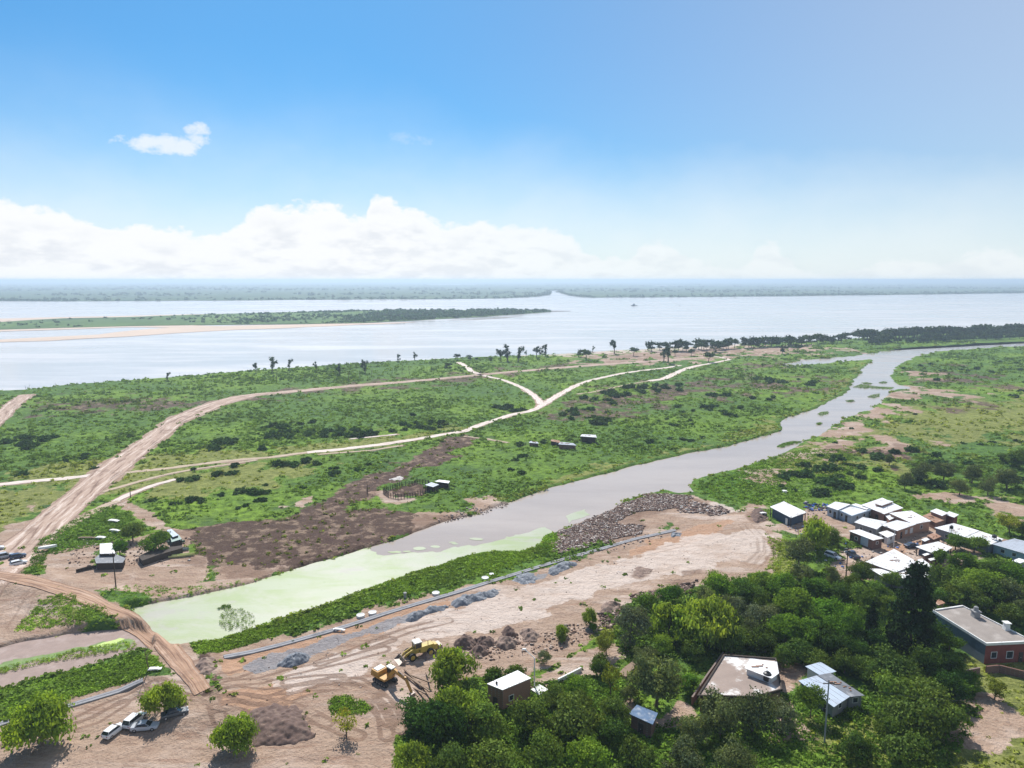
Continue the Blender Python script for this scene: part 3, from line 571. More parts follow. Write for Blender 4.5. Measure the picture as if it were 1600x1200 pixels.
FAR = [(-900, 474), (-300, 472), (0, 470.6), (100, 471), (200, 470.3), (300, 469.6), (400, 469), (500, 468.4), (600, 468), (690, 467.3), (750, 466.7), (800, 465.6), (840, 463.2), (858, 460.5), (860, 457), (857, 454.3), (868, 453.9), (879, 454.4), (880, 459), (895, 462.5), (925, 465.2), (1000, 464.7), (1100, 464), (1200, 463.2), (1300, 462), (1400, 460.6), (1500, 459.4), (1600, 458), (1900, 456), (2600, 452)]
M_far = land_mat('far_bank_land', [(.045, .085, .035), (.085, .13, .05), (.06, .10, .05)])
fw = [tuple(p) for p in K(FAR)]
Q = densify(fw, 60, 0)[:-1]; Q = np.array([q for q in Q if q[1] < 5600 and True]); 
bm = bmesh.new(); fl = fw[:-1]
dens = []
for i in range(len(fw)-1):
    a, b = np.array(fw[i]), np.array(fw[i+1]); k = max(1, int(np.linalg.norm(b-a)/70))
    for j in range(k): dens.append(a+(b-a)*j/k)
dens.append(np.array(fw[-1])); dens = np.array(dens); dens[:, 1] += fbm(dens[:, 0], dens[:, 1]*0, 260, 3, 4)*55
prism(bm, [tuple(p) for p in dens]+[(34000, 9000), (34000, 30000), (-34000, 30000), (-34000, 3000)], 1.2, -1.0, 'z')
bm_obj('far_bank', bm, M_far, kind='structure')
# lagoons glinting on the far bank
for q in ([(1110-105, 446.8), (1040, 446), (1060, 446.6), (1035, 447.4)], [(1013+300, 456.6), (1022+300, 455.4), (1032+300, 456.6), (1024+300, 457.4)], [(1385, 443.8), (1400, 443.2), (1405, 444), (1392, 444.4)], [(650, 444.6), (700, 443.8), (760, 444.8), (700, 445.4)]):
    sheet('lagoon', [tuple(p) for p in K(q)], 1.24, M_river)

# ------------------------------------------------------------------ haze
bm = bmesh.new(); bx(bm, -33500, 33500, -250, 29500, -4, 82)
m, n = newmat('haze'); vol = n.n('ShaderNodeVolumePrincipled', {'Color': (.66, .82, .98), 'Density': HAZE_D, 'Anisotropy': .35}); o_ = n.n('ShaderNodeOutputMaterial'); n.t.links.new(vol.outputs[0], o_.inputs['Volume'])
hz = bm_obj('haze', bm, m, kind='stuff')
# ------------------------------------------------------------------ vegetation: leaf-by-leaf crowns, merged per crown
def quads(Pc, Nn, size, rs_=None, asp=1.0, up=False):
    """leaf quads centred at Pc facing Nn; size per leaf"""
    n_ = len(Pc); r1 = rng.normal(size=(n_, 3)) if not up else np.tile([0, 0, 1.], (n_, 1))+rng.normal(size=(n_, 3))*.25
    u = np.cross(Nn, r1); u /= np.linalg.norm(u, axis=1, keepdims=True)+1e-9; v = np.cross(Nn, u); v /= np.linalg.norm(v, axis=1, keepdims=True)+1e-9
    s_ = np.asarray(size)*rng.uniform(.65, 1.35, n_); s_ = s_[:, None]*.5
    a = rng.uniform(.55, 1., (n_, 4, 1))
    C = np.stack([Pc-u*s_-v*s_*asp, Pc+u*s_-v*s_*asp, Pc+u*s_+v*s_*asp, Pc-u*s_+v*s_*asp], 1)
    C = Pc[:, None]+(C-Pc[:, None])*a
    return C.reshape(-1, 3)
def dirs(n_, upb=.0):
    d_ = rng.normal(size=(n_, 3)); d_ /= np.linalg.norm(d_, axis=1, keepdims=True)
    if upb: d_[:, 2] = np.abs(d_[:, 2])*upb+d_[:, 2]*(1-upb); d_ /= np.linalg.norm(d_, axis=1, keepdims=True)
    return d_
def crown(n_, size, lobes, lr=(.28, .44), rz=.78, zc=.98, shape='broad', droop=0, tv=.3):
    P_, Nn, T = [], [], []
    L_ = []
    for i in range(lobes):
        if shape == 'cone':
            t = (i+.5)/lobes; zz = .12+t*2.9; rr = .62*(1-t)**.8+.04; a = i*2.4; c = np.array([cos(a)*rr*.5, sin(a)*rr*.5, zz]); lrad = rr*.75+.06
        elif shape == 'conifer':
            t = (i+.5)/lobes; zz = .3+t*2.7; rr = 1.0*(1-t**1.6)**.8*.8+.12; a = i*2.4; k = rnd.uniform(.45, .85); c = np.array([cos(a)*rr*k, sin(a)*rr*k, zz+rnd.uniform(-.1, .1)]); lrad = rnd.uniform(.26, .4)*(1-t*.35)
        else:
            d_ = dirs(1, .1)[0]; k = rnd.uniform(.35, .74); c = np.array([d_[0]*k, d_[1]*k, zc+d_[2]*k*rz]); lrad = rnd.uniform(*lr)
            if shape == 'bush': c = np.array([d_[0]*k, d_[1]*k, abs(d_[2])*k*rz+.12])
        L_.append((c, lrad))
    w_ = np.array([l[1]**2 for l in L_]); w_ /= w_.sum()
    for (c, lrad), k in zip(L_, w_):
        m_ = max(8, int(n_*k)); d_ = dirs(m_, .6); rad = lrad*np.where(rng.uniform(0, 1, (m_, 1)) < .8, rng.uniform(.5, 1.08, (m_, 1)), rng.uniform(.9, 1.5, (m_, 1)))
        p = c+d_*rad*np.array([1, 1, .85]); lt = rnd.uniform(.72, 1.22); yl = rnd.uniform(-.1, .14)
        if droop: k2 = rng.uniform(0, 1, m_)*(np.hypot(p[:, 0], p[:, 1]) > .35); p[:, 2] -= k2*droop; p[:, :2] *= 1+.12*k2[:, None]
        p[:, 2] = np.maximum(p[:, 2], .04)
        nn_ = d_+rng.normal(size=(m_, 3))*.55; nn_ /= np.linalg.norm(nn_, axis=1, keepdims=True)
        P_.append(p); Nn.append(nn_)
        b = lt*rng.uniform(1-tv, 1+tv, m_); T.append(np.stack([b*(1+yl), b*(1+yl*.4), b*(1-yl), np.ones(m_)], 1))
    P_, Nn, T = np.vstack(P_), np.vstack(Nn), np.vstack(T)
    Vq = quads(P_, Nn, size, asp=2.2 if droop else 1.0, up=bool(droop)); Fq = np.arange(len(Vq)).reshape(-1, 4)
    return Vq, Fq, np.repeat(T, 4, 0), L_
def trunk_mesh(L_, h=.75, r=.055, limbs=5, lean=.05):
    bm = bmesh.new(); p0 = Vector((0, 0, -.12)); p1 = Vector((lean, 0, h*.45)); p2 = Vector((lean*.4, lean, h))
    cyl(bm, p0, p1, r*1.25, r*.9, 8, False); cyl(bm, p1, p2, r*.9, r*.6, 8, False)
    for c, _ in sorted(L_, key=lambda q: -np.hypot(q[0][0], q[0][1]))[:limbs]:
        c = Vector(c); mid = p1.lerp(c, .5)+Vector((0, 0, .06)); cyl(bm, p1.lerp(p2, rnd.random()), mid, r*.5, r*.33, 6, False); cyl(bm, mid, c, r*.33, r*.12, 5, False)
    me_ = bpy.data.meshes.new('trunk'); bm.to_mesh(me_); bm.free(); return me_
M_bark = mat('bark', (.16, .12, .085), .95, .35, 3, .4); M_bark2 = mat('pale_bark', (.30, .26, .21), .95, .3, 3, .4)
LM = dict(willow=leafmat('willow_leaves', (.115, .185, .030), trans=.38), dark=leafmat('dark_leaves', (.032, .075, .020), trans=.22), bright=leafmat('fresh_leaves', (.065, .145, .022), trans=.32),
          olive=leafmat('olive_leaves', (.085, .115, .058), (.13, .15, .08), trans=.25), grey=leafmat('grey_leaves', (.085, .11, .08), (.12, .14, .09), trans=.25), cypress=leafmat('cypress_leaves', (.014, .032, .014), (.04, .06, .02), trans=.1),
          conifer=leafmat('conifer_leaves', (.013, .028, .013), (.03, .05, .02), trans=.1), yellow=leafmat('yellow_leaves', (.15, .18, .035), trans=.35), mid=leafmat('green_leaves', (.048, .10, .024), trans=.28),
          far=leafmat('bank_leaves', (.026, .052, .022), (.06, .08, .03), trans=.15), shrub=leafmat('shrub_leaves', (.030, .066, .024), (.07, .09, .04), trans=.2))
#        crown args                                            material  bark, trunk height
KIND = {
 'willow': [dict(n_=5200, size=.062, lobes=20, droop=.22, rz=.8, zc=.88), dict(n_=4800, size=.062, lobes=15, droop=.3, rz=.78, zc=.85)],
 'dark': [dict(n_=4600, size=.085, lobes=22, rz=.8, zc=.78), dict(n_=4600, size=.085, lobes=17, rz=.8, zc=.76)],
 'bright': [dict(n_=5000, size=.075, lobes=24, lr=(.22, .36), rz=.85, zc=.82), dict(n_=4600, size=.08, lobes=16, rz=.8, zc=.8), dict(n_=4600, size=.078, lobes=20, rz=.95, zc=.9)],
 'olive': [dict(n_=5200, size=.062, lobes=24, lr=(.2, .36), rz=.85, zc=.84, tv=.4), dict(n_=4800, size=.062, lobes=18, rz=.9, zc=.88)],
 'grey': [dict(n_=4400, size=.06, lobes=16, lr=(.22, .38), rz=.85, zc=.8, tv=.45)],
 'mid': [dict(n_=4600, size=.08, lobes=20, rz=.85, zc=.8), dict(n_=4600, size=.075, lobes=15, rz=.8, zc=.78)],
 'yellow': [dict(n_=3400, size=.075, lobes=12, rz=.9, zc=1.1)],
 'cypress': [dict(n_=4200, size=.09, lobes=24, shape='cone')],
 'conifer': [dict(n_=9000, size=.085, lobes=46, shape='conifer', tv=.4)],
 'round': [dict(n_=3600, size=.09, lobes=26, lr=(.36, .42), rz=.95, zc=1.5)],
 'bush': [dict(n_=1500, size=.13, lobes=11, rz=.8, shape='bush')],
 'wisp': [dict(n_=700, size=.10, lobes=12, lr=(.25, .45), rz=1.1, zc=1.2)],
}
MATOF = dict(willow='willow', dark='dark', bright='bright', olive='olive', grey='grey', mid='mid', yellow='yellow', cypress='cypress', conifer='conifer', round='bright', bush='mid', wisp='yellow')
NAMEOF = dict(willow='willow_tree', dark='dark_tree', bright='broadleaf_tree', olive='olive_green_tree', grey='grey_green_tree', mid='broadleaf_tree', yellow='young_tree', cypress='cypress_tree', conifer='conifer_tree', round='round_tree', bush='shrub', wisp='young_tree')
HK = dict(cypress=1.6, conifer=1.5, round=1.45, bush=.45, wisp=1.1, yellow=1.05)
def build_kind(kname, args, lm, name):
    a = dict(args); Vq, Fq, T, L_ = crown(**a)
    cm = fast_mesh('crown', Vq, Fq, dict(tint=T)); cm.materials.append(lm)
    tm = None
    if kname not in ('bush', 'shrub'):
        tm = trunk_mesh(L_, h=1.0 if kname == 'round' else 2.4 if kname in ('cypress', 'conifer') else .8, r=.04 if kname in ('round', 'cypress') else .055, limbs=0 if kname in ('cypress', 'conifer', 'round') else 5); tm.materials.append(M_bark)
    return name, cm, tm
kinds = {k: [build_kind(k, a, LM[MATOF[k]], NAMEOF[k]) for a in v] for k, v in KIND.items()}
kcount = {}
def place(kdef, x, y, z, R, label, cat, group=None, sc=(1, 1, 1), single=False):
    name, cm, tm = kdef
    if tm is None or single:                                         # one mesh: a shrub, or a tree too small to show its trunk
        o = link(name, cm, label=label, category=cat); o.location = (x, y, z); o.rotation_euler = (0, 0, rnd.uniform(0, 6.28)); o.scale = (R*sc[0], R*sc[1], R*sc[2])
        if group: o['group'] = group
        return o
    r = thing(name, label, cat, (x, y, z), rnd.uniform(0, 6.28), group); r.scale = (R*sc[0], R*sc[1], R*sc[2])
    link('trunk', tm, parent=r); link('crown', cm, parent=r); return r
def tree(cx, cy, wpx, kind, label, group=None, cat='tree', tall=1.0):
    hk = HK.get(kind, .84)*tall; z = 2.
    for _ in range(6):
        p = G(cx, cy, z); dist = (Vector((0, 0, CAM_H))-p).length; s = p.y*cos(TILT)+(CAM_H-z)*sin(TILT); s /= FPX
        R = wpx*.5*s/1.02; z = .6+R*hk
    v = kinds[kind]; kcount[kind] = kcount.get(kind, -1)+1
    return place(v[kcount[kind] % len(v)], p.x, p.y, zat(p.x, p.y)-.05, R, label, cat, group, (rnd.uniform(.84, 1.1), rnd.uniform(.84, 1.1), tall*rnd.uniform(.92, 1.14)))
T_ = tree
T_(207, 831, 38, 'mid', 'dark green tree behind the white-roofed shack on the left')
T_(187, 856, 32, 'bright', 'bright green tree right beside the small white roof')
T_(243, 846, 48, 'bright', 'largest light green tree by the boats at the left homestead')
T_(60, 1128, 100, 'willow', 'wide feathery green tree at the lower left corner')
T_(256, 1092, 66, 'willow', 'feathery green tree standing among the parked cars')
T_(367, 1142, 80, 'willow', 'low feathery tree right of the parked cars, beside the dark soil mound')
T_(540, 1128, 44, 'wisp', 'sparse see-through green shrub tree beside the curved tyre tracks')
T_(706, 1042, 84, 'willow', 'feathery yellow-green tree just below the wheel loader')
T_(718, 1098, 78, 'willow', 'feathery yellow-green tree left of the brick house')
T_(655, 1112, 66, 'dark', 'dark green tree below the end of the excavator arm')
T_(690, 1138, 90, 'dark', 'broad dark tree at the bottom edge left of the brick house')
T_(765, 1128, 80, 'mid', 'dense green tree below the brick house, left one')
T_(830, 1118, 76, 'mid', 'dense green tree below the right end of the brick house')
T_(900, 1128, 84, 'dark', 'dark green crown at the bottom edge left of the round tank')
T_(902, 1074, 52, 'bright', 'bright green tree beside the white slabs along the dirt lane')
T_(864, 1085, 44, 'mid', 'small green crown just right of the brick house')
T_(940, 1040, 40, 'dark', 'small dark green tree at the end of the dirt lane')
T_(850, 1024, 30, 'grey', 'grey-green shrub beside the dirt lane above the brick house')
T_(803, 1047, 40, 'bush', 'low green shrub behind the brick house', cat='shrub')
T_(770, 1052, 36, 'bush', 'low green shrub between the feathery tree and the brick house', cat='shrub')
T_(878, 984, 30, 'willow', 'small bright green tree left of the pair beside the pale ground', 'pair of small trees beside the pale ground', tall=1.2)
T_(921, 962, 26, 'willow', 'small slender tree right of the pair beside the pale ground', 'pair of small trees beside the pale ground', tall=1.6)
T_(926, 979, 18, 'bright', 'tiny green tree at the foot of the slender tree')
T_(948, 1002, 42, 'yellow', 'yellow-green tree at the left edge of the grove')
T_(985, 975, 74, 'grey', 'grey-green bushy tree at the left edge of the grove')
T_(1010, 948, 50, 'mid', 'green crown on the upper left edge of the grove beside bare soil')
T_(1047, 932, 44, 'bright', 'light green crown at the top of the grove beside the rutted soil')
T_(1048, 965, 76, 'willow', 'large feathery olive tree left of the middle of the grove', tall=1.1)
T_(1105, 972, 88, 'willow', 'largest feathery olive tree in the middle of the grove', tall=1.1)
T_(1033, 1008, 40, 'bright', 'bright round crown below the two feathery olive trees')
T_(1026, 1064, 96, 'olive', 'broad olive tree above the dark blue shed roof', tall=1.1)
T_(1078, 1066, 44, 'bright', 'bright green tree beside the long brown boundary wall')
T_(1010, 1028, 44, 'olive', 'olive crown leaning on the broad olive tree above the shed')
T_(965, 1112, 56, 'mid', 'low green crown left of the dark blue shed')
T_(955, 1062, 40, 'wisp', 'thin brown-green tree beside the dirt lane with open branches', tall=1.3)
T_(1125, 1118, 84, 'olive', 'olive-green tree at the bottom edge, left of the three below the flat roof', 'olive-green trees below the flat roof')
T_(1178, 1112, 88, 'olive', 'olive-green tree at the bottom edge, middle of the three below the flat roof', 'olive-green trees below the flat roof')
T_(1222, 1122, 60, 'grey', 'grey-green tree at the bottom edge beside the sandy drive')
T_(1088, 1142, 60, 'olive', 'olive-green tree at the bottom edge right of the dark blue shed')
T_(1268, 1094, 44, 'round', 'clipped round tree with a bare trunk beside the long low house')
T_(1330, 1112, 30, 'bush', 'light green shrub against the end wall of the long low house', cat='shrub')
T_(1555, 1078, 36, 'yellow', 'small light green tree on the lawn below the grey house')
T_(1428, 956, 84, 'conifer', 'tallest dark conifer in the grove, left of the grey house', tall=1.08)
T_(1362, 968, 34, 'cypress', 'narrow dark cypress left of the tallest conifer', tall=1.12)
T_(1394, 990, 30, 'cypress', 'small dark cypress at the foot of the tallest conifer', tall=1.0)
T_(1345, 896, 44, 'mid', 'round dark green tree below the parked pickup truck')
T_(1272, 832, 62, 'willow', 'tall light green tree above the parked white car', tall=1.15)
T_(1250, 862, 56, 'olive', 'open olive tree left of the parked white car')
T_(1298, 838, 34, 'mid', 'small green tree beside the white car and the narrow shed')
T_(1523, 850, 36, 'bright', 'light green tree in front of the long white roof, right of two', 'two trees before the long white roof')
T_(1494, 846, 34, 'mid', 'green tree in front of the long white roof, left of two', 'two trees before the long white roof')
T_(1578, 816, 42, 'yellow', 'yellow-green tree beside the sandy track beyond the long white roof')
T_(1610, 826, 36, 'mid', 'green tree at the right edge beside the yellow-green tree')
T_(1475, 735, 40, 'olive', 'olive bush tree in the scrub above the settlement', 'bush trees in the scrub above the settlement')
for q in ((1440, 738, 38), (1520, 738, 42), (1415, 752, 30), (1575, 745, 46), (1545, 760, 34), (1390, 718, 22), (1500, 760, 34)):
    T_(*q, 'olive', 'olive bush tree in the scrub above the settlement', 'bush trees in the scrub above the settlement')
for q in ((1570, 714, 22), (1590, 718, 34), (1606, 712, 30)):
    T_(*q, 'dark', 'dark tree at the right edge of the scrub', 'dark trees at the right edge of the scrub')
GR = 'trees of the dense grove'
GROVE = [(1122, 915, 56, 'bright'), (1160, 922, 52, 'mid'), (1192, 908, 52, 'bright'), (1148, 950, 60, 'grey'), (1186, 962, 66, 'grey'), (1222, 918, 54, 'bright'), (1240, 948, 60, 'bright'), (1254, 900, 46, 'olive'), (1278, 918, 56, 'bright'),
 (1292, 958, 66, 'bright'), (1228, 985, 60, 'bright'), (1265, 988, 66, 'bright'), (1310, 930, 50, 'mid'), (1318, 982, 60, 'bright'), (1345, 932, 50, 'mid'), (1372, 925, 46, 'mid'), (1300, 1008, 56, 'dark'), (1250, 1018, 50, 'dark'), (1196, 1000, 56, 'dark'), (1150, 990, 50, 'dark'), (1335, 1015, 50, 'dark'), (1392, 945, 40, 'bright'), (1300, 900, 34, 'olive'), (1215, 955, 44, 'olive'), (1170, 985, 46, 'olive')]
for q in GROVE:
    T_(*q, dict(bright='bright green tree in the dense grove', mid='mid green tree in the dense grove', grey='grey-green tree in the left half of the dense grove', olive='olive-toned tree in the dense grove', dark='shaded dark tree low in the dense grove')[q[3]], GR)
G2 = 'trees behind the grey house'
for q in [(1478, 905, 60, 'mid'), (1455, 930, 40, 'dark'), (1505, 880, 56, 'bright'), (1530, 905, 66, 'bright'), (1500, 925, 56, 'mid'), (1560, 893, 60, 'mid'), (1590, 905, 60, 'bright'), (1555, 928, 60, 'dark'), (1595, 935, 66, 'olive'), (1620, 960, 60, 'olive'), (1580, 958, 46, 'dark'), (1625, 905, 60, 'mid'), (1470, 872, 34, 'bright'), (1535, 940, 46, 'dark'), (1640, 990, 60, 'mid')]:
    T_(*q, dict(bright='bright green tree in the thicket behind the grey house', mid='mid green tree in the thicket behind the grey house', olive='pale olive tree in the thicket behind the grey house', dark='dark tree in the thicket behind the grey house')[q[3]], G2)
G3 = 'dark trees between the low house and the lawn'
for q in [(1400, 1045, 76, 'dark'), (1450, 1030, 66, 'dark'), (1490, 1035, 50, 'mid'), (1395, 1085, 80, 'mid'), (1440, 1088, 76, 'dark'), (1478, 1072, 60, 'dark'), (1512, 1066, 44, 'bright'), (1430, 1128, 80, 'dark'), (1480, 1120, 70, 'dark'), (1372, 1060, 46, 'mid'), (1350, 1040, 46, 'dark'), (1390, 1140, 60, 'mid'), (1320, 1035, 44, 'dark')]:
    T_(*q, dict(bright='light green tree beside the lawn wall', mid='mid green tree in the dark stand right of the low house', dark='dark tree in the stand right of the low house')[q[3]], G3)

for q in [(700, 1190, 70, 'mid'), (770, 1185, 80, 'dark'), (850, 1178, 76, 'mid'), (920, 1188, 80, 'bright'), (1000, 1186, 76, 'dark'), (1070, 1190, 80, 'olive'), (1150, 1186, 80, 'olive'), (1340, 1172, 60, 'mid'), (1420, 1178, 80, 'dark'), (640, 1185, 60, 'willow')]:
    T_(*q, 'tree cut by the bottom edge of the picture', 'trees along the bottom edge')
for q in [(1140, 1002, 52, 'mid'), (1085, 1015, 44, 'dark'), (1180, 935, 44, 'mid'), (1260, 960, 50, 'mid'), (1225, 1030, 40, 'mid'), (1275, 1030, 44, 'dark'), (1330, 960, 50, 'bright'), (1370, 1000, 44, 'dark'), (1395, 905, 36, 'mid'), (1105, 935, 40, 'olive'), (1335, 905, 30, 'mid')]:
    T_(*q, 'leafy tree filling a gap of the dense grove', GR)
for q in [(1455, 990, 60, 'dark'), (1475, 960, 40, 'mid'), (1485, 1000, 40, 'bright')]:
    T_(*q, 'tree between the tallest conifer and the grey house', 'trees between the conifer and the grey house')
for q in [(740, 1120, 50, 'dark'), (870, 1132, 50, 'mid'), (950, 1138, 56, 'dark'), (905, 1098, 44, 'mid'), (985, 1082, 40, 'olive')]:
    T_(*q, 'dense tree in the thicket around the brick house', 'trees of the thicket around the brick house')

# ------------------------------------------------------------------ trees and dead trunks on the bank of the big river
LO = {}
for k, a, lm, nm in (('bank', dict(n_=420, size=.22, lobes=9, rz=.8, zc=1.05, lr=(.3, .5)), 'far', 'bank_tree'), ('bank2', dict(n_=420, size=.22, lobes=7, rz=.95, zc=1.05, lr=(.3, .5)), 'far', 'bank_tree'),
                 ('belt', dict(n_=460, size=.22, lobes=12, rz=.6, zc=.7), 'far', 'bank_tree'), ('shr', dict(n_=240, size=.27, lobes=8, rz=.62, shape='bush'), 'shrub', 'shrub'), ('shr2', dict(n_=240, size=.27, lobes=6, rz=.7, shape='bush'), 'shrub', 'shrub')):
    LO[k] = build_kind('shrub' if k.startswith('shr') else k, a, LM[lm], nm)
def atbase(px, py, hpx, kdef, k_h, label, group, cat='tree', wid=1.):
    p = G(px, py, .6); s = (p.y*cos(TILT)+CAM_H*sin(TILT))/FPX; h = hpx*s*1.22; R = h/k_h
    return place(kdef, p.x, p.y, zat(p.x, p.y)-.05, R, label, cat, group, (wid, wid, 1))
# ragged standing trees: leaning trunk with a few tufts of leaf
def ragged(seed):
    rnd.seed(seed); bm = bmesh.new(); lean = rnd.uniform(-.12, .12); pts_ = [Vector((0, 0, -.05)), Vector((lean*.5, 0, .4)), Vector((lean, 0, .95))]
    cyl(bm, pts_[0], pts_[1], .035, .028, 6, False); cyl(bm, pts_[1], pts_[2], .028, .01, 6, False); tips = [pts_[2]]
    for i in range(4):
        b = pts_[0].lerp(pts_[2], rnd.uniform(.4, .85)); a = rnd.uniform(0, 6.28); t = b+Vector((cos(a)*.2, sin(a)*.2, rnd.uniform(.08, .22))); cyl(bm, b, t, .015, .005, 5, False); tips.append(t); tips.append(b)
    tm = bpy.data.meshes.new('trunk'); bm.to_mesh(tm); bm.free(); tm.materials.append(M_bark)
    Ps, Ns, Ts = [], [], []
    for t in tips[:rnd.choice((5, 6, 7, 8))]:
        m_ = 42; d_ = dirs(m_); Ps.append(np.array(t)+d_*rng.uniform(.02, .13, (m_, 1))*np.array([1, 1, 1.5])); Ns.append(d_); b = rng.uniform(.7, 1.2, m_); Ts.append(np.stack([b, b, b, b*0+1], 1))
    Vq = quads(np.vstack(Ps), np.vstack(Ns), .075); cm = fast_mesh('crown', Vq, np.arange(len(Vq)).reshape(-1, 4), dict(tint=np.repeat(np.vstack(Ts), 4, 0))); cm.materials.append(LM['far'])
    return 'ragged_tree', cm, tm
RG = [ragged(s_) for s_ in (3, 8, 15, 21)]; rnd.seed(70)
def dead(seed):
    rnd.seed(seed); bm = bmesh.new(); top = Vector((rnd.uniform(-.25, .25), rnd.uniform(-.1, .1), 1)); cyl(bm, (0, 0, -.05), top, .03, .008, 6, False)
    for i in range(5):
        b = Vector((0, 0, 0)).lerp(top, rnd.uniform(.35, .9)); a = rnd.uniform(0, 6.28); cyl(bm, b, b+Vector((cos(a)*.2, sin(a)*.2, rnd.uniform(.1, .25))), .012, .003, 4, False)
    me_ = bpy.data.meshes.new('dead_tree'); bm.to_mesh(me_); bm.free(); me_.materials.append(M_bark); return me_
DD = [dead(s_) for s_ in (4, 5, 6)]; rnd.seed(71)
def deadt(px, py, hpx, label, group, lean=1):
    p = G(px, py); s = (p.y*cos(TILT)+CAM_H*sin(TILT))/FPX; o = link('dead_tree', DD[rnd.randrange(3)], label=label, category='dead tree'); o['group'] = group
    o.location = (p.x, p.y, zat(p.x, p.y)); h = hpx*s; o.scale = (h*lean, h, h); o.rotation_euler = (0, 0, rnd.uniform(-.6, .6))
gr = 'ragged trees on the river bank'
for i, (px, py, h) in enumerate([(400, 582, 13), (425, 581, 20), (451, 578, 14), (495, 580, 13), (567, 577, 12), (571, 583, 16), (622, 566, 10), (648, 562, 12), (783, 565, 16), (793, 565, 22), (809, 566, 20), (822, 557, 8), (838, 559, 15), (844, 557, 12), (852, 557, 16), (926, 550, 8), (960, 553, 18), (1012, 547, 11), (261, 595, 11), (1037, 565, 16), (1044, 568, 22), (531, 586, 15)]):
    k = RG[i % 4]
    atbase(px, py, h, k, 1.1, 'ragged tufted tree standing on the river bank', gr, wid=1.35)
for q in [(432, 597, 18), (477, 593, 10), (497, 596, 10), (544, 596, 16), (563, 594, 14), (580, 590, 14), (612, 586, 12), (628, 583, 14), (640, 584, 12), (675, 584, 10), (41, 610, 8), (46, 609, 8), (86, 606, 8), (171, 617, 10), (148, 600, 6), (1016, 571, 11), (296, 586, 4), (280, 588, 5), (815, 575, 9)]:
    deadt(*q, 'bare dead trunk near the river bank', 'bare trunks near the river bank')
gb = 'row of trees along the river bank'
for i, (px, py, h) in enumerate([(908, 558, 10), (916, 562, 14), (700, 579, 10), (714, 563, 9), (733, 563, 7), (745, 564, 5), (767, 566, 6), (990, 556, 12), (1018, 549, 13), (1040, 549, 13), (1060, 549, 15), (1067, 548, 13), (1072, 550, 14), (1080, 556, 10), (1092, 546, 14), (1100, 546, 13), (1109, 546, 13), (1116, 546, 12), (1118, 550, 14), (1124, 547, 13), (1138, 545, 14), (1148, 544, 13), (1162, 544, 14), (1170, 543, 12), (1178, 543, 14), (1186, 543, 14), (1196, 542, 14), (1205, 542, 14), (1213, 541, 13), (1222, 541, 12), (1232, 540, 13), (1240, 539, 11), (1252, 540, 12), (1260, 538, 13), (1268, 539, 12), (1277, 537, 14), (1286, 536, 11), (1296, 535, 8), (1308, 536, 10), (1315, 535, 12), (1322, 534, 12), (1107, 566, 14), (1222, 553, 11), (1246, 551, 12), (1237, 543, 10), (1055, 556, 8), (1031, 547, 10)]):
    atbase(px, py, h, LO['bank' if i % 2 else 'bank2'], 1.9, 'small dark round-crowned tree in the row along the river bank', gb)
for i in range(22):
    px = 1052+272*rnd.random(); atbase(px, 549-14*(px-1052)/280+rnd.uniform(-.5, 1.5), rnd.uniform(7, 12.5), LO['bank' if i % 2 else 'bank2'], 1.9, 'small dark round-crowned tree in the row along the river bank', gb)
gw = 'dense tree belt on the right river bank'
for i in range(150):
    t = (i+rnd.random())/150; row = rnd.choice((0, 0, 1, 2)); px = 1338+t*330; base = 531-13*t+row*3.4+(1.5 if row else 0)
    if row and px < 1360: continue
    atbase(px, base, rnd.uniform(9.5, 14)*(1-.2*row), LO['belt'], 1.3, 'dark tree in the dense belt on the right river bank', gw, wid=1.1)

# ------------------------------------------------------------------ bushes standing out of the pasture
def inpoly(P, n_, size, kdefs, label, group, dens_noise=True, hr=(1.2, 2.6)):
    W = Gn(P); lo_, hi_ = W.min(0), W.max(0); c = 0; tries = 0
    while c < n_ and tries < 20000:
        tries += 1; x, y = rnd.uniform(lo_[0], hi_[0]), rnd.uniform(lo_[1], hi_[1])
        if segd(np.array([x]), np.array([y]), W, True)[0] < 0: continue
        if dens_noise and fbm(np.array([x]), np.array([y]), 22, 2, 31)[0] < .05: continue
        _, A_, dc_, dl_, dp_ = terrain(np.array([x]), np.array([y]))
        if A_[D][0] > .35 or dc_[0] > -2 or dl_[0] < 6: continue
        R = rnd.uniform(*size); o = place(rnd.choice(kdefs), x, y, zat(x, y)-.1, R, label, 'shrub', group, (rnd.uniform(.9, 1.5), 1, rnd.uniform(.7, 1.05))); c += 1
SH = [LO['shr'], LO['shr2']]
inpoly([(340, 690), (400, 668), (520, 655), (640, 645), (780, 632), (835, 628), (820, 650), (740, 660), (640, 676), (480, 700), (400, 708), (300, 705)], 86, (1.6, 3.6), SH, 'dark bush in the band above the pale track', 'bushes in the band above the pale track')
inpoly([(0, 690), (90, 672), (180, 690), (150, 712), (60, 735), (0, 735)], 22, (1.6, 3.2), SH, 'dark bush left of the wide muddy road', 'bushes left of the wide muddy road')
inpoly([(860, 650), (900, 618), (1000, 600), (1150, 590), (1300, 590), (1240, 620), (1100, 645), (960, 665), (870, 668)], 66, (1.8, 4.2), SH, 'dark bush on the scorched strip left of the channel', 'bushes on the scorched strip left of the channel')
inpoly([(760, 680), (860, 655), (1000, 650), (1150, 630), (1210, 640), (1150, 680), (1000, 710), (860, 745), (780, 760)], 34, (1.2, 2.6), SH, 'dark bush in the meadow around the ruined shacks', 'bushes in the meadow around the ruined shacks')
inpoly([(1230, 720), (1330, 700), (1450, 690), (1640, 690), (1640, 790), (1500, 790), (1330, 770), (1200, 780)], 56, (1.6, 3.6), SH, 'dark bush in the scrub above the settlement', 'bushes in the scrub above the settlement')
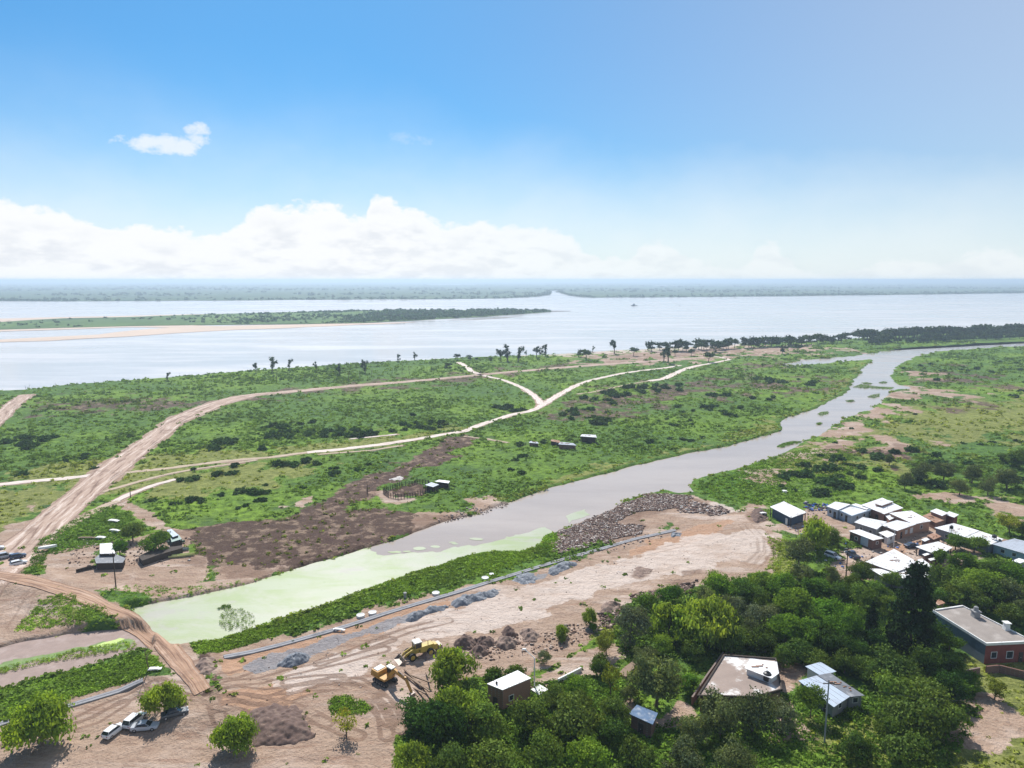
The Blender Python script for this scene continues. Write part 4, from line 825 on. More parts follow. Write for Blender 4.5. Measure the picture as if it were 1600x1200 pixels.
inpoly([(1400, 570), (1640, 560), (1640, 640), (1420, 600)], 18, (2., 3.6), SH, 'dark bush in the grass right of the channel', 'bushes in the grass right of the channel', False)
inpoly([(200, 770), (340, 720), (560, 700), (640, 740), (500, 770), (300, 815)], 18, (1.2, 2.4), SH, 'dark bush in the grass above the scorched ground', 'bushes in the grass above the scorched ground')
for px, py, w_ in [(300, 751, 26), (282, 751, 20), (340, 742, 26), (362, 741, 22), (302, 734, 14), (375, 770, 26), (400, 771, 30), (440, 727, 30), (478, 722, 26), (460, 728, 24), (495, 726, 20), (560, 736, 16), (35, 742, 20), (147, 732, 14), (1305, 692, 9), (1330, 670, 9), (1505, 693, 10), (1532, 695, 10), (1549, 692, 12), (812, 696, 20), (816, 714, 18), (850, 692, 18), (805, 720, 14), (1430, 648, 9), (896, 683, 10), (1460, 760, 18), (1240, 766, 14), (1225, 764, 12)]:
    p = G(px, py); s = mpp(px, py); place(rnd.choice(SH), p.x, p.y, zat(p.x, p.y)-.1, w_*s*.5, 'dark rounded bush standing alone in the open pasture', 'shrub', 'scattered single bushes in the pasture', (1.1, .9, .8))

# ------------------------------------------------------------------ low growth nobody could count
def scatter(name, P, S_, T, nq, leaf, m, hgt=1.0, upright=.3):
    n_ = len(P); Pq = np.repeat(P, nq, 0); Sq = np.repeat(S_, nq); d_ = dirs(n_*nq, 1.0); rad = rng.uniform(.35, 1., (n_*nq, 1))
    off = d_*rad*Sq[:, None]*np.array([1, 1, .62*hgt]); C = Pq+off
    nn_ = d_+rng.normal(size=d_.shape)*.5; nn_[:, 2] += .3; nn_ /= np.linalg.norm(nn_, axis=1, keepdims=True)
    Vq = quads(C, nn_, Sq*leaf); tt = np.repeat(T, nq, 0)*rng.uniform(.7, 1.3, (n_*nq, 1)); tt[:, 3] = 1
    return link(name, fast_mesh(name, Vq, np.arange(len(Vq)).reshape(-1, 4), dict(tint=np.repeat(tt, 4, 0))), m, kind='stuff')
M_low = leafmat('low_growth', (.098, .182, .036), (.16, .2, .05), trans=.25)
def sample(n_, r0, r1, pw=1.0, th=44):
    u_ = rng.uniform(0, 1, n_); r = (r0**(1-pw)+u_*(r1**(1-pw)-r0**(1-pw)))**(1/(1-pw)) if pw != 1 else r0*(r1/r0)**u_
    t = np.radians(rng.uniform(-th, th, n_)); return r*np.sin(t), r*np.cos(t), r
x, y, r = sample(92000, 84, 1000, 1.35)
z, A, dc, dl, dp = terrain(x, y)
nz = fbm(x, y, 30, 4, 77); n3 = fbm(x, y, 7, 3, 78)
bare = np.maximum.reduce([A[D], A[P_], A[Gv]*1., A[R_]])
pk = np.clip(1.0-bare*1.25, 0.0, 1)*(1-.88*A[K_])*(1-.62*A[Y]); pk = np.where(bare > .85, .012, pk)
pk *= np.clip(.75+nz*1.1+n3*.8, .1, 1)
k = (rng.uniform(0, 1, len(x)) < pk) & (dc < -.8) & (dl > 4) & (dp < -.6)
x, y, r, z, A, nz, n3 = x[k], y[k], r[k], z[k], A[:, k], nz[k], n3[k]
base = np.where((nz > .12)[:, None], [.86, .88, .92], [1.08, 1.08, .95])*rng.uniform(.65, 1.25, (len(x), 1))
base = base*(1-A[Y][:, None]*.7)+np.array([2.0, 1.35, 1.5])*A[Y][:, None]*.7
base = base*(1-A[K_][:, None]*.55)+np.array([.9, .42, .8])*A[K_][:, None]*.55
T = np.concatenate([base, np.ones((len(x), 1))], 1)
S_ = (.35+.0021*r)*rng.uniform(.6, 1.5, len(x))*(1+.8*np.clip(nz, 0, 1))
scatter('low_bushes', np.stack([x, y, z-.05], 1), S_, T, 9, .62, M_low)
print('tufts', len(x))
# lush tall grass on the bank of the creek and by the pool
def fill(P, n_, size, col, nm, hgt=1., nq=17, leaf=.33, m=M_low, lim=-.9):
    W = Gn(P); lo_, hi_ = W.min(0), W.max(0); x = rng.uniform(lo_[0], hi_[0], n_*4); y = rng.uniform(lo_[1], hi_[1], n_*4)
    k = segd(x, y, W, True) > -.3+0*x; x, y = x[k][:n_], y[k][:n_]; z, A, dc, dl, dp = terrain(x, y); z = np.maximum(z, .26) if lim > 9 else z; k = (dc < lim) & (dp < lim); x, y, z = x[k], y[k], z[k]
    t = np.ones((len(x), 4)); t[:, :3] = np.array(col)*rng.uniform(.6, 1.35, (len(x), 1))*(1+.5*fbm(x, y, 8, 2, 4))[:, None]
    return scatter(nm, np.stack([x, y, z-.03], 1), rng.uniform(.6, 1.4, len(x))*size, t, nq, leaf, m, hgt)
fill([(300, 1014), (340, 1000), (440, 966), (550, 929), (640, 897), (700, 877), (760, 864), (838, 857), (850, 868), (800, 884), (700, 912), (600, 941), (500, 968), (420, 995), (350, 1018), (310, 1030)], 7000, .62, (1.25, 1.22, .75), 'bank_grass')
fill([(-80, 1110), (0, 1080), (100, 1056), (180, 1036), (236, 1034), (255, 1055), (200, 1066), (100, 1092), (0, 1125), (-80, 1150)], 3000, .65, (1.1, 1.12, .8), 'bank_grass')
fill([(25, 985), (50, 960), (75, 940), (110, 938), (150, 955), (195, 982), (205, 998), (150, 985), (90, 978), (50, 985)], 560, .7, (1.0, 1.0, .8), 'bank_grass')
fill([(150, 930), (195, 915), (300, 918), (400, 905), (440, 893), (600, 845), (720, 808), (725, 812), (600, 852), (440, 900), (300, 937), (215, 950)], 1300, .55, (1.0, 1.05, .8), 'bank_grass')
fill([(40, 905), (48, 880), (60, 845), (90, 830), (130, 805), (165, 792), (200, 805), (215, 830), (160, 850), (110, 860), (70, 868), (66, 900)], 1300, .75, (.95, 1.0, .8), 'bank_grass')
fill([(1086, 756), (1150, 737), (1230, 705), (1330, 700), (1330, 770), (1200, 790), (1110, 778)], 1600, 1., (1.05, 1.08, .75), 'bank_grass')
fill([(345, 960), (352, 950), (372, 948), (390, 955), (398, 968), (385, 980), (355, 982), (345, 974)], 420, .26, (1.1, 1.1, .75), 'reed_clump', lim=99)
fill([(340, 948), (350, 943), (360, 946), (350, 950)], 40, .45, (.75, .8, .7), 'reed_clump', lim=99)
fill([(-100, 1060), (0, 1040), (60, 1028), (120, 1012), (205, 998), (212, 1010), (150, 1020), (60, 1034), (0, 1050), (-100, 1075)], 900, .32, (1.35, 1.3, .7), 'pool_grass', lim=99)
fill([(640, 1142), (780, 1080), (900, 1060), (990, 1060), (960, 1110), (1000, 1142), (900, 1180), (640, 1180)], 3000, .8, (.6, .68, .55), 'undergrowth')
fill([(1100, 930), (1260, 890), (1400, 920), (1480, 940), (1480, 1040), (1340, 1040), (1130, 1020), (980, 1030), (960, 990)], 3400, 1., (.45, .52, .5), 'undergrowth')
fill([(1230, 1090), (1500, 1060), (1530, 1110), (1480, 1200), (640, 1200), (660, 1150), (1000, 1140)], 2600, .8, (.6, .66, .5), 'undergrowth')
fill([(845, 838), (862, 832), (875, 845), (868, 868), (850, 870), (838, 855)], 350, .7, (1.1, 1.1, .7), 'bank_grass')
fill([(515, 1095), (535, 1087), (560, 1093), (578, 1110), (545, 1118), (520, 1112)], 260, .6, (1.1, 1.15, .8), 'bank_grass')
fill([(1200, 840), (1240, 845), (1262, 880), (1240, 905), (1190, 905), (1208, 868)], 500, .6, (1.2, 1.0, .8), 'bank_grass')
for q in ISL:
    p = Gn(q); 
    slab('mud_islet', q, .12, mat('islet_mud', (.10, .13, .05), .9), step=3, amp=1.2, thick=.6)
    fill(q, 40 if len(q) < 6 else 160, .6, (.8, .9, .8), 'reed_clump', lim=99)
# woods on the island and the far bank
def blobs(nm, x, y, z, S_, m, nq, leaf, hgt, tint=(1, 1, 1)):
    t = np.ones((len(x), 4)); t[:, :3] = np.array(tint)*rng.uniform(.6, 1.3, (len(x), 1)); scatter(nm, np.stack([x, y, z], 1), S_, t, nq, leaf, m, hgt)
W = K(ISLAND); lo_, hi_ = W.min(0), W.max(0); x = rng.uniform(max(lo_[0], -1400), hi_[0], 14000); y = rng.uniform(lo_[1], hi_[1], 14000)
s_ = segd(x, y, W, True); pxx = 800+FPX*x/(y*cos(TILT)); 
wz = np.clip((pxx-250)/450, 0, 1)*(.7+fbm(x, y, 120, 3, 3)); k = (s_ > 6) & (rng.uniform(0, 1, len(x)) < wz+.04) & ((fbm(x, y, 90, 2, 14) > -.15) | (pxx > 640))
x, y, pk = x[k], y[k], pxx[k]; blobs('island_woods', x, y, np.full(len(x), .6), rng.uniform(3, 6, len(x))*(1+.35*(pk > 600)), LM['far'], 8, .7, 1.3, (1.1, 1.25, 1.1))
xs = rng.uniform(0, 1, 5200); Pn = dens; sg = np.linspace(0, 1, len(Pn)); bxx = np.interp(xs, sg, Pn[:, 0]); byy = np.interp(xs, sg, Pn[:, 1]); depth_ = rng.exponential(110, len(xs))+8
k = (rng.uniform(0, 1, len(xs)) < .55+.9*fbm(bxx, byy*0, 500, 3, 8)+.3); bxx, byy, depth_ = bxx[k], (byy+depth_)[k], depth_[k]
blobs('far_woods', bxx, byy, np.full(len(bxx), 1.), rng.uniform(5, 11, len(bxx)), LM['far'], 8, .75, 1.2)
x = rng.uniform(-6500, 6500, 5200); y = 3200+rng.exponential(2600, 5200); k = (fbm(x, y*1., 900, 3, 51) > .05) & (np.abs(x) < y*.85) & (y > np.interp(x, np.sort(dens[:, 0]), dens[np.argsort(dens[:, 0]), 1])+150)
x, y = x[k], y[k]; blobs('far_woods', x, y, np.full(len(x), 1.), rng.uniform(6, 13, len(x))*(1+y/12000), LM['far'], 7, .8, .9)
# ------------------------------------------------------------------ buildings
M_tin = mat('tin_roof_white', (.76, .76, .76), .45, .12, .5, stain=(.55, .50, .46), stretch=(1, 1, 1))
M_tin2 = mat('tin_roof_grey', (.40, .44, .50), .5, .2, .6, stain=(.28, .29, .31)); M_tin3 = mat('tin_roof_blue_grey', (.42, .49, .58), .45, .15, .5, stain=(.36, .40, .46))
M_tind = mat('roof_dark_sheet', (.14, .15, .17), .6, .3, 1, .3, stain=(.28, .29, .31)); M_rust = mat('rusty_sheet', (.30, .16, .10), .8, .35, 1.2, stain=(.42, .32, .25))
def brick_mat(name, c1, c2, mortar):
    m, n = newmat(name); o_ = n.n('ShaderNodeTexCoord').outputs['Object']; s = n.n('ShaderNodeSeparateXYZ', {0: o_})
    v = n.n('ShaderNodeCombineXYZ', {0: n.m('ADD', s.outputs[0], s.outputs[1]), 1: s.outputs[2], 2: 0.})
    b = n.n('ShaderNodeTexBrick', {'Vector': v, 'Color1': c1, 'Color2': c2, 'Mortar': mortar, 'Scale': 1.0, 'Mortar Size': .022, 'Brick Width': .42, 'Row Height': .2})
    c = n.mix(n.n('ShaderNodeMath', {0: n.noise(o_, .9, 4), 1: .5}, operation='MULTIPLY').outputs[0], b.outputs[0], (.20, .13, .10))
    pb = n.n('ShaderNodeBsdfPrincipled', {'Base Color': c, 'Roughness': .9, 'Specular IOR Level': .2}); n.n('ShaderNodeOutputMaterial', {0: pb}); return m
M_brick = brick_mat('red_brick', (.38, .15, .09), (.30, .12, .08), (.40, .34, .29)); M_brick2 = brick_mat('orange_brick', (.52, .26, .16), (.44, .21, .13), (.46, .38, .32))
M_brickd = brick_mat('dark_brick', (.20, .09, .07), (.15, .07, .055), (.22, .18, .16)); M_pblue = mat('pale_blue_plaster', (.36, .45, .53), .9, .12, .5, stain=(.27, .33, .38))
M_gblue = mat('grey_blue_plaster', (.15, .19, .23), .9, .15, .6, stain=(.11, .14, .17)); M_white = mat('white_paint', (.72, .72, .70), .7, .08, .8, stain=(.55, .53, .50)); M_grey = mat('grey_plaster', (.28, .28, .28), .9, .15, .7, stain=(.28, .27, .26))
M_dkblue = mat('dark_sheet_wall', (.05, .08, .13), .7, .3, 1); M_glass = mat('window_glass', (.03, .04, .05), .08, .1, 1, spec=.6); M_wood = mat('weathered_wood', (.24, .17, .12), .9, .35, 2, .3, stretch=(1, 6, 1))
M_woodd = mat('dark_wood', (.055, .042, .034), .9, .35, 2); M_slab = mat('roof_membrane', (.27, .235, .21), .95, .25, .5, .3, stain=(.37, .33, .30)); M_redp = mat('dark_red_paint', (.20, .055, .045), .8, .3, 1); M_black = mat('black_plastic', (.02, .02, .022), .45, .1, 1)
def win(parent, P, dirv, nrm, w_, h_, z, name='window', frame=None, pane=None):
    """a window or door proud of the wall; P is the point on the wall, in the parent's space"""
    def slab_(bm, w2, z0, z1, d0, d1):
        vs = []
        for zz in (z0, z1):
            for a, b in ((-w2, d0), (w2, d0), (w2, d1), (-w2, d1)): vs.append(bm.verts.new((P[0]+dirv[0]*a+nrm[0]*b, P[1]+dirv[1]*a+nrm[1]*b, zz)))
        for f in ((0, 1, 2, 3), (7, 6, 5, 4), (0, 4, 5, 1), (1, 5, 6, 2), (2, 6, 7, 3), (3, 7, 4, 0)): bm.faces.new([vs[i] for i in f])
        bmesh.ops.recalc_face_normals(bm, faces=bm.faces[:])
    if name == 'door':
        bm = bmesh.new(); slab_(bm, w_/2, z, z+h_, -.05, .05); o = bm_obj('door', bm, pane or M_woodd, parent)
        bm = bmesh.new(); slab_(bm, .03, z+h_*.45, z+h_*.5, .04, .12); bm_obj('handle', bm, M_white, o); return o
    bm = bmesh.new(); slab_(bm, w_/2+.09, z-.09, z, -.05, .08); slab_(bm, w_/2+.09, z+h_, z+h_+.09, -.05, .08)
    for sgn in (-1, 1):
        q = P; P2 = (P[0]+dirv[0]*sgn*(w_/2+.045), P[1]+dirv[1]*sgn*(w_/2+.045)); P = P2; slab_(bm, .045, z, z+h_, -.05, .08); P = q
    o = bm_obj('window', bm, frame or M_white, parent); bm = bmesh.new(); slab_(bm, w_/2, z, z+h_, -.05, .03); slab_(bm, .025, z, z+h_, .0, .055); bm_obj('pane', bm, pane or M_glass, o); return o
def house(label, roof_px, h, wall, roof, wins=(), name='house', cat='house', inset=.35, parapet=None, open_=False, tilt=0, group=None, clutter=0, facade=None):
    Pw = [G(px, py, h+.6) for px, py in roof_px]; c = sum(Pw, Vector())/len(Pw); ar = sum(Pw[i].x*Pw[(i+1) % len(Pw)].y-Pw[(i+1) % len(Pw)].x*Pw[i].y for i in range(len(Pw)))
    if ar < 0: Pw = Pw[::-1]
    z0 = zat(c.x, c.y)-.1; r = thing(name, label, cat, (c.x, c.y, z0), 0, group)
    P = [(p.x-c.x, p.y-c.y) for p in Pw]; rad = sum(math.hypot(*p) for p in P)/len(P); k = 1-inset/rad*1.2; Q = [(a*k, b*k) for a, b in P]; H = h+.6-z0; n_ = len(P)
    if open_:                                                       # a roof on posts with sheet walls on two sides
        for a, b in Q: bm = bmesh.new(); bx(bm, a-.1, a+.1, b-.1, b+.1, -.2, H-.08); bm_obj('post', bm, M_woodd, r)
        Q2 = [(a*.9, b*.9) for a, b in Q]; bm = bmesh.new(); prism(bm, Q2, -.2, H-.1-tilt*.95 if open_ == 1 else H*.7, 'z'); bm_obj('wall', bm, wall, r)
    else:
        bm = bmesh.new(); prism(bm, Q, -.3, H-.12, 'z')
        for v_ in bm.verts:
            if v_.co.z > 1: v_.co.z += tilt*(v_.co.y/rad)
        bm_obj('wall', bm, wall, r)
    bm = bmesh.new(); A_ = []; B_ = []
    for i, (a, b) in enumerate(P):
        dz = tilt*(b/rad); A_.append(bm.verts.new((a, b, H-.1+dz))); B_.append(bm.verts.new((a, b, H+dz)))
    bm.faces.new(A_[::-1]); bm.faces.new(B_)
    for i in range(n_): bm.faces.new((A_[i], A_[(i+1) % n_], B_[(i+1) % n_], B_[i]))
    ro = bm_obj('roof', bm, roof, r)
    # seams of the sheets: raised ribs along the first edge direction
    if roof in (M_tin, M_tin2, M_tin3) and n_ == 4:
        bm = bmesh.new(); L1 = (Vector((*P[1], 0))-Vector((*P[0], 0))).length; kk = max(2, int(L1/1.1))
        for i in range(1, kk):
            t = i/kk; a = Vector((*P[0], 0)).lerp(Vector((*P[1], 0)), t); b = Vector((*P[3], 0)).lerp(Vector((*P[2], 0)), t); a.z = H+tilt*(a.y/rad)+.0; b.z = H+tilt*(b.y/rad)
            d_ = (b-a).normalized(); s_ = Vector((-d_.y, d_.x, 0))*.05; vs = [bm.verts.new(a+s_), bm.verts.new(a-s_), bm.verts.new(b-s_), bm.verts.new(b+s_), bm.verts.new(a+Vector((0, 0, .06))), bm.verts.new(b+Vector((0, 0, .06)))]
            bm.faces.new((vs[0], vs[4], vs[5], vs[3])); bm.faces.new((vs[4], vs[1], vs[2], vs[5]))
        bm_obj('roof_seam', bm, mat('seam', (.48, .48, .50), .5), ro)
    if clutter:                                                     # bricks and planks that weigh the sheets down
        bm = bmesh.new()
        for i in range(clutter):
            w2 = [rnd.random() for _ in P]; s_ = sum(w2); x_ = sum(w2[j]*P[j][0] for j in range(n_))/s_; y_ = sum(w2[j]*P[j][1] for j in range(n_))/s_; L_ = rnd.choice((.25, .35, 1.3)); zz = H+tilt*(y_/rad)
            bx(bm, x_-L_/2, x_+L_/2, y_-.1, y_+.1, zz-.02, zz+.14)
        bm_obj('roof_weights', bm, M_rust, ro)
    if parapet:
        bm = bmesh.new(); O = [(a*(1+.12/rad), b*(1+.12/rad)) for a, b in P]; I = [(a*(1-.28/rad), b*(1-.28/rad)) for a, b in P]
        lo_ = [bm.verts.new((*p, H-.28)) for p in O]; hi_ = [bm.verts.new((*p, H+.24)) for p in O]; hi2 = [bm.verts.new((*p, H+.24)) for p in I]; lo2 = [bm.verts.new((*p, H+.003)) for p in I]
        for i in range(n_):
            j = (i+1) % n_
            for a, b in ((lo_, hi_), (hi_, hi2), (hi2, lo2)): bm.faces.new((a[i], a[j], b[j], b[i]))
        bmesh.ops.recalc_face_normals(bm, faces=bm.faces[:]); bm_obj('parapet', bm, parapet, r)
    edges = []
    for i in range(n_):
        a, b = Vector(Q[i]), Vector(Q[(i+1) % n_]); d_ = (b-a).normalized(); nn_ = Vector((d_.y, -d_.x))
        if nn_.y < .1 and (b-a).length > 1.2: edges.append((nn_.x, a, b, d_, nn_))
    edges.sort(key=lambda e: e[0])
    if facade:
        e = edges[0] if facade[0] == 'L' else edges[-1]; bm = bmesh.new(); q = [e[1]+e[4]*.022, e[1]-e[4]*.05, e[2]-e[4]*.05, e[2]+e[4]*.022]; prism(bm, [tuple(v_) for v_ in q], .0, H-.45, 'z'); bm_obj('facade', bm, facade[1], r)
    for sp_ in wins:                                                # (side L or R, fraction, kind, width, height, sill[, pane material])
        e = edges[0] if sp_[0] == 'L' else edges[-1]; p = e[1].lerp(e[2], sp_[1] if True else 0)
        win(r, (p.x, p.y), e[3], e[4], sp_[3], sp_[4], sp_[5]+.1, sp_[2], pane=sp_[6] if len(sp_) > 6 else None)
    return r, c, H
W_, Dr = 'window', 'door'
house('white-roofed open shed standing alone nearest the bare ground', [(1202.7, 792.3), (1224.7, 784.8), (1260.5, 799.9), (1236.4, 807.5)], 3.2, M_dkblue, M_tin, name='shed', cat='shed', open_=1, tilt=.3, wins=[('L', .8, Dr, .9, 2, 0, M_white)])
house('pale blue house, its high roof behind a lower flat one', [(1291.7, 791), (1305, 783.6), (1329, 788), (1309, 797)], 3.1, M_pblue, M_tin, wins=[('L', .3, W_, .9, 1, 1.1), ('L', .75, Dr, .9, 2, 0)])
house('pale blue house wing with the lower white roof', [(1309.3, 797.2), (1324, 789.5), (1361, 797.4), (1331, 807)], 2.7, M_pblue, M_tin, wins=[('L', .25, W_, .8, .9, 1.1), ('L', .6, Dr, .9, 2, 0), ('R', .3, W_, .9, .9, 1.1), ('R', .7, W_, .9, .9, 1.1)], parapet=M_pblue)
house('brick house with the farthest broad white roof', [(1345.8, 788.9), (1378.6, 778.8), (1411.5, 793.2), (1381.5, 802)], 3.3, M_brick, M_tin, tilt=.25, wins=[('L', .35, W_, .9, .9, 1.1), ('L', .7, Dr, .9, 2, 0)], clutter=3)
house('small raised white roof on top of the farthest house', [(1366, 786.5), (1384, 780.6), (1396, 783.5), (1378, 789.8)], 4.0, M_brick, M_tin, name='roof_room', cat='roof room')
house('orange brick house with a bent white roof, middle of the block', [(1389, 802), (1424, 798.6), (1455, 813.5), (1428, 818)], 3.3, M_brick2, M_tin, tilt=.2, wins=[('R', .5, W_, .9, 1, 1.1), ('L', .3, W_, .8, .8, 1.3)], clutter=4)
house('dark red house with a white roof at the far right of the block', [(1453, 798.5), (1463, 794.4), (1481.8, 801.5), (1472, 806)], 3.3, M_brick, M_tin, wins=[('L', .5, W_, .7, .7, 1.4)])
house('small red lean-to joined to the dark red house', [(1476, 803.5), (1483, 798.8), (1498.3, 804), (1491, 808.5)], 2.8, M_redp, M_tin, name='lean_to', cat='lean-to')
house('rusty sheet lean-to between the orange house and the red house', [(1441, 806), (1455, 800.5), (1478, 812), (1462, 817)], 2.2, M_brickd, M_rust, name='lean_to', cat='lean-to', clutter=5)
house('white-roofed house left of the pinkish brick one', [(1334.7, 815.8), (1348, 807.8), (1386, 815.2), (1370, 827)], 3.2, M_grey, M_tin, wins=[('L', .3, W_, .8, .8, 1.2), ('L', .75, W_, .8, .8, 1.2)])
house('pinkish brick house with two white windows facing the dirt street', [(1376, 820), (1401, 812.6), (1431.8, 819), (1402, 829.3)], 3.2, M_brick2, M_tin, wins=[('R', .25, Dr, .9, 2, 0), ('R', .52, W_, 1., 1., 1.0, M_white), ('R', .82, W_, 1.3, 1.4, .7, M_white)])
house('tiny white-roofed shop box at the street corner', [(1372.6, 832), (1386, 828.6), (1400.4, 835), (1386.5, 840)], 2.5, M_white, M_tin, name='shed', cat='shed', wins=[('L', .5, Dr, .9, 2, 0), ('R', .5, W_, .8, .8, 1.1)])
house('long narrow brick house with a blue-white panel on its wall', [(1325.8, 829.3), (1342.3, 826.8), (1381, 841), (1364.5, 844.2)], 3.1, M_brickd, M_tin, wins=[('L', .1, Dr, .9, 2, 0, M_glass), ('L', .3, W_, .8, .8, 1.2), ('L', .66, Dr, 2.4, 2.4, .4, M_pblue), ('R', .5, W_, .7, .7, 1.5)])
house('broad white sheet roof nearest the round tree, upper slope', [(1352, 877.5), (1397, 859), (1438, 880), (1399, 893)], 3.0, M_brickd, M_tin, tilt=.2, clutter=7)
house('patched white sheet roof below the broad one', [(1358, 888), (1392, 889.5), (1455, 892), (1452, 906), (1384, 903.5)], 2.5, M_grey, M_tin, clutter=8)
house('narrow white roof over a dark red wall beside the broad sheet roof', [(1433, 874.5), (1441, 872.5), (1456, 884), (1451, 889)], 2.6, M_redp, M_tin, name='lean_to', cat='lean-to')
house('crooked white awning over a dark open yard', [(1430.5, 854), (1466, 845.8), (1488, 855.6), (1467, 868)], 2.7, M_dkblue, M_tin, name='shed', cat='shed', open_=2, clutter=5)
house('thin white roof strip below the crooked awning, upper one', [(1441, 866), (1456, 861.5), (1460, 863.5), (1445, 868.5)], 2.2, M_brickd, M_tin, name='shed', cat='shed', inset=.2)
house('thin white roof strip below the crooked awning, lower one', [(1450, 873), (1472, 868.5), (1474, 871), (1454, 876)], 2.2, M_brickd, M_tin, name='shed', cat='shed', inset=.2)
house('tan sheet roof between the street and the long white roof', [(1448, 836.5), (1460, 832), (1471, 838), (1459, 843)], 2.3, M_brickd, M_rust, name='shed', cat='shed', clutter=4)
house('white porch roof at the back corner of the pinkish brick house', [(1383, 805.5), (1390, 802.8), (1398, 809), (1390, 812.5)], 2.5, M_brick, M_tin, name='porch', cat='porch')
house('blue-white strip roof linking the pale blue house to the farthest one', [(1330, 788.5), (1337, 786.5), (1362, 793.5), (1354, 796)], 3.0, M_brick, M_tin, name='lean_to', cat='lean-to')
house('small white roof scrap beside the street and the awning', [(1439, 843), (1447, 840), (1453, 842.5), (1445, 846)], 2.3, M_brickd, M_tin, name='shed', cat='shed')
house('long white-roofed grey house, left half with the tank stand', [(1460, 824.5), (1490, 817.3), (1530, 829), (1508, 839)], 3.0, M_grey, M_tin, wins=[('L', .4, W_, .9, .9, 1.1), ('L', .75, Dr, .9, 2, 0)], clutter=6)
house('long white-roofed grey house, right half near the black tank', [(1509, 839.4), (1531, 829.4), (1568, 842.3), (1546, 851.5)], 2.9, M_gblue, M_tin, wins=[('L', .5, W_, .9, .9, 1.1)], clutter=6)
house('grey-roofed blue house at the right edge', [(1550, 850), (1585, 841.3), (1640, 855), (1604, 866)], 2.9, M_pblue, M_tin2, wins=[('L', .3, W_, .9, .9, 1.1), ('L', .65, W_, .9, .9, 1.1)])
house('low white roof corner among the trees at the right edge', [(1581, 876), (1592, 872), (1606, 876), (1594, 880)], 2.4, M_grey, M_tin, name='shed', cat='shed')
# grey house with the parapet roof
hg, cg, Hg = house('grey house with a white-edged flat roof, two chimneys and red front', [(1457.5, 954.3), (1503.8, 947.3), (1614, 1003), (1541, 1006.5)], 4.2, M_gblue, M_slab, parapet=M_white, inset=.2, facade=('R', M_redp), wins=[('R', .2, W_, 1.1, 1.2, 1.2), ('R', .55, W_, 1.3, 1.4, 1.0), ('R', .8, Dr, .9, 2.1, 0)])
def stack_(px, py, w_, h_, cap):
    p = G(px, py, 4.9)-cg; bm = bmesh.new(); x_, y_, z_ = p.x, p.y, Hg-.05; bx(bm, x_-w_, x_+w_, y_-w_, y_+w_, z_, z_+h_, .08, .08); bx(bm, x_-w_-.12, x_+w_+.12, y_-w_-.12, y_+w_+.12, z_+h_, z_+h_+.16)
    if cap: cyl(bm, (x_, y_, z_+h_+.16), (x_, y_, z_+h_+.95), .5, .42, 12); cyl(bm, (x_, y_, z_+h_+.95), (x_, y_, z_+h_+1.15), .42, .1, 12)
    bm_obj('chimney', bm, M_white if not cap else M_grey, hg)
stack_(1524, 963, .65, 1.3, True); stack_(1572, 983, .5, 1.5, False)
# red front panel and porch of the grey house
house('low porch with its own slab roof at the front corner of the grey house', [(1537.5, 1008), (1568, 1001.5), (1577.5, 1009), (1546, 1014.5)], 2.9, M_redp, M_slab, name='porch', cat='porch', parapet=M_white, inset=.25, wins=[('R', .4, W_, .8, 1., 1.1), ('L', .3, W_, 1., 1.1, .9)])
house('small brick outhouse behind the left corner of the grey house', [(1455, 938), (1468, 935.5), (1477, 942), (1466, 945.5)], 2.4, M_brickd, M_rust, name='shed', cat='shed')
house('brick house with a clean white roof at the edge of the building site', [(760.8, 1068.2), (808.8, 1047.3), (830, 1059.5), (785.2, 1078)], 4.0, M_brick, M_tin, inset=.12, wins=[('L', .5, Dr, .9, 2, 0), ('R', .3, W_, .9, .9, 1.4)], parapet=None)
house('shed with a shiny dark blue sheet roof at the bottom edge', [(982.5, 1115), (995, 1101), (1028, 1114), (1020, 1132)], 2.9, M_brickd, mat('blue_tin', (.10, .16, .26), .3, .5, 1.2, stain=(.30, .34, .4)), name='shed', cat='shed', wins=[('L', .5, Dr, .9, 2, 0)])
# flat-roofed brown house and the box beside it
hf, cf, Hf = house('flat-roofed brown house with whitewash patches and a dark edge wall', [(1090, 1088), (1131, 1024), (1212, 1030), (1222, 1078), (1180, 1090)], 3.0, M_brickd, mat('flat_roof_brown', (.30, .235, .20), .95, .3, .4, .3, stain=(.74, .73, .71)), parapet=M_woodd)
house('whitewashed roof room standing on the flat brown roof', [(1163, 1044), (1172, 1029), (1214, 1034), (1217, 1052), (1206, 1060)], 4.3, M_white, M_tin, name='roof_room', cat='roof room', clutter=4)
house('pale blue sheet shed joining the long low house', [(1258, 1041), (1282, 1034), (1307, 1049), (1283, 1056)], 2.7, M_white, M_tin3, name='shed', cat='shed')
hl, cl_, Hl = house('long low house, left half with light blue-grey sheets', [(1247.5, 1064), (1276, 1056), (1328, 1088), (1303, 1104)], 2.7, M_grey, M_tin3, wins=[('R', .5, W_, .9, .9, 1.1), ('L', .8, Dr, .9, 2, 0)], tilt=.1)
house('long low house, right half with dark corrugated sheets', [(1277.5, 1055.5), (1297, 1052), (1351, 1086), (1329, 1088)], 2.75, M_grey, M_tind, wins=[('R', .5, W_, .9, .9, 1.1)], clutter=8, tilt=.1)
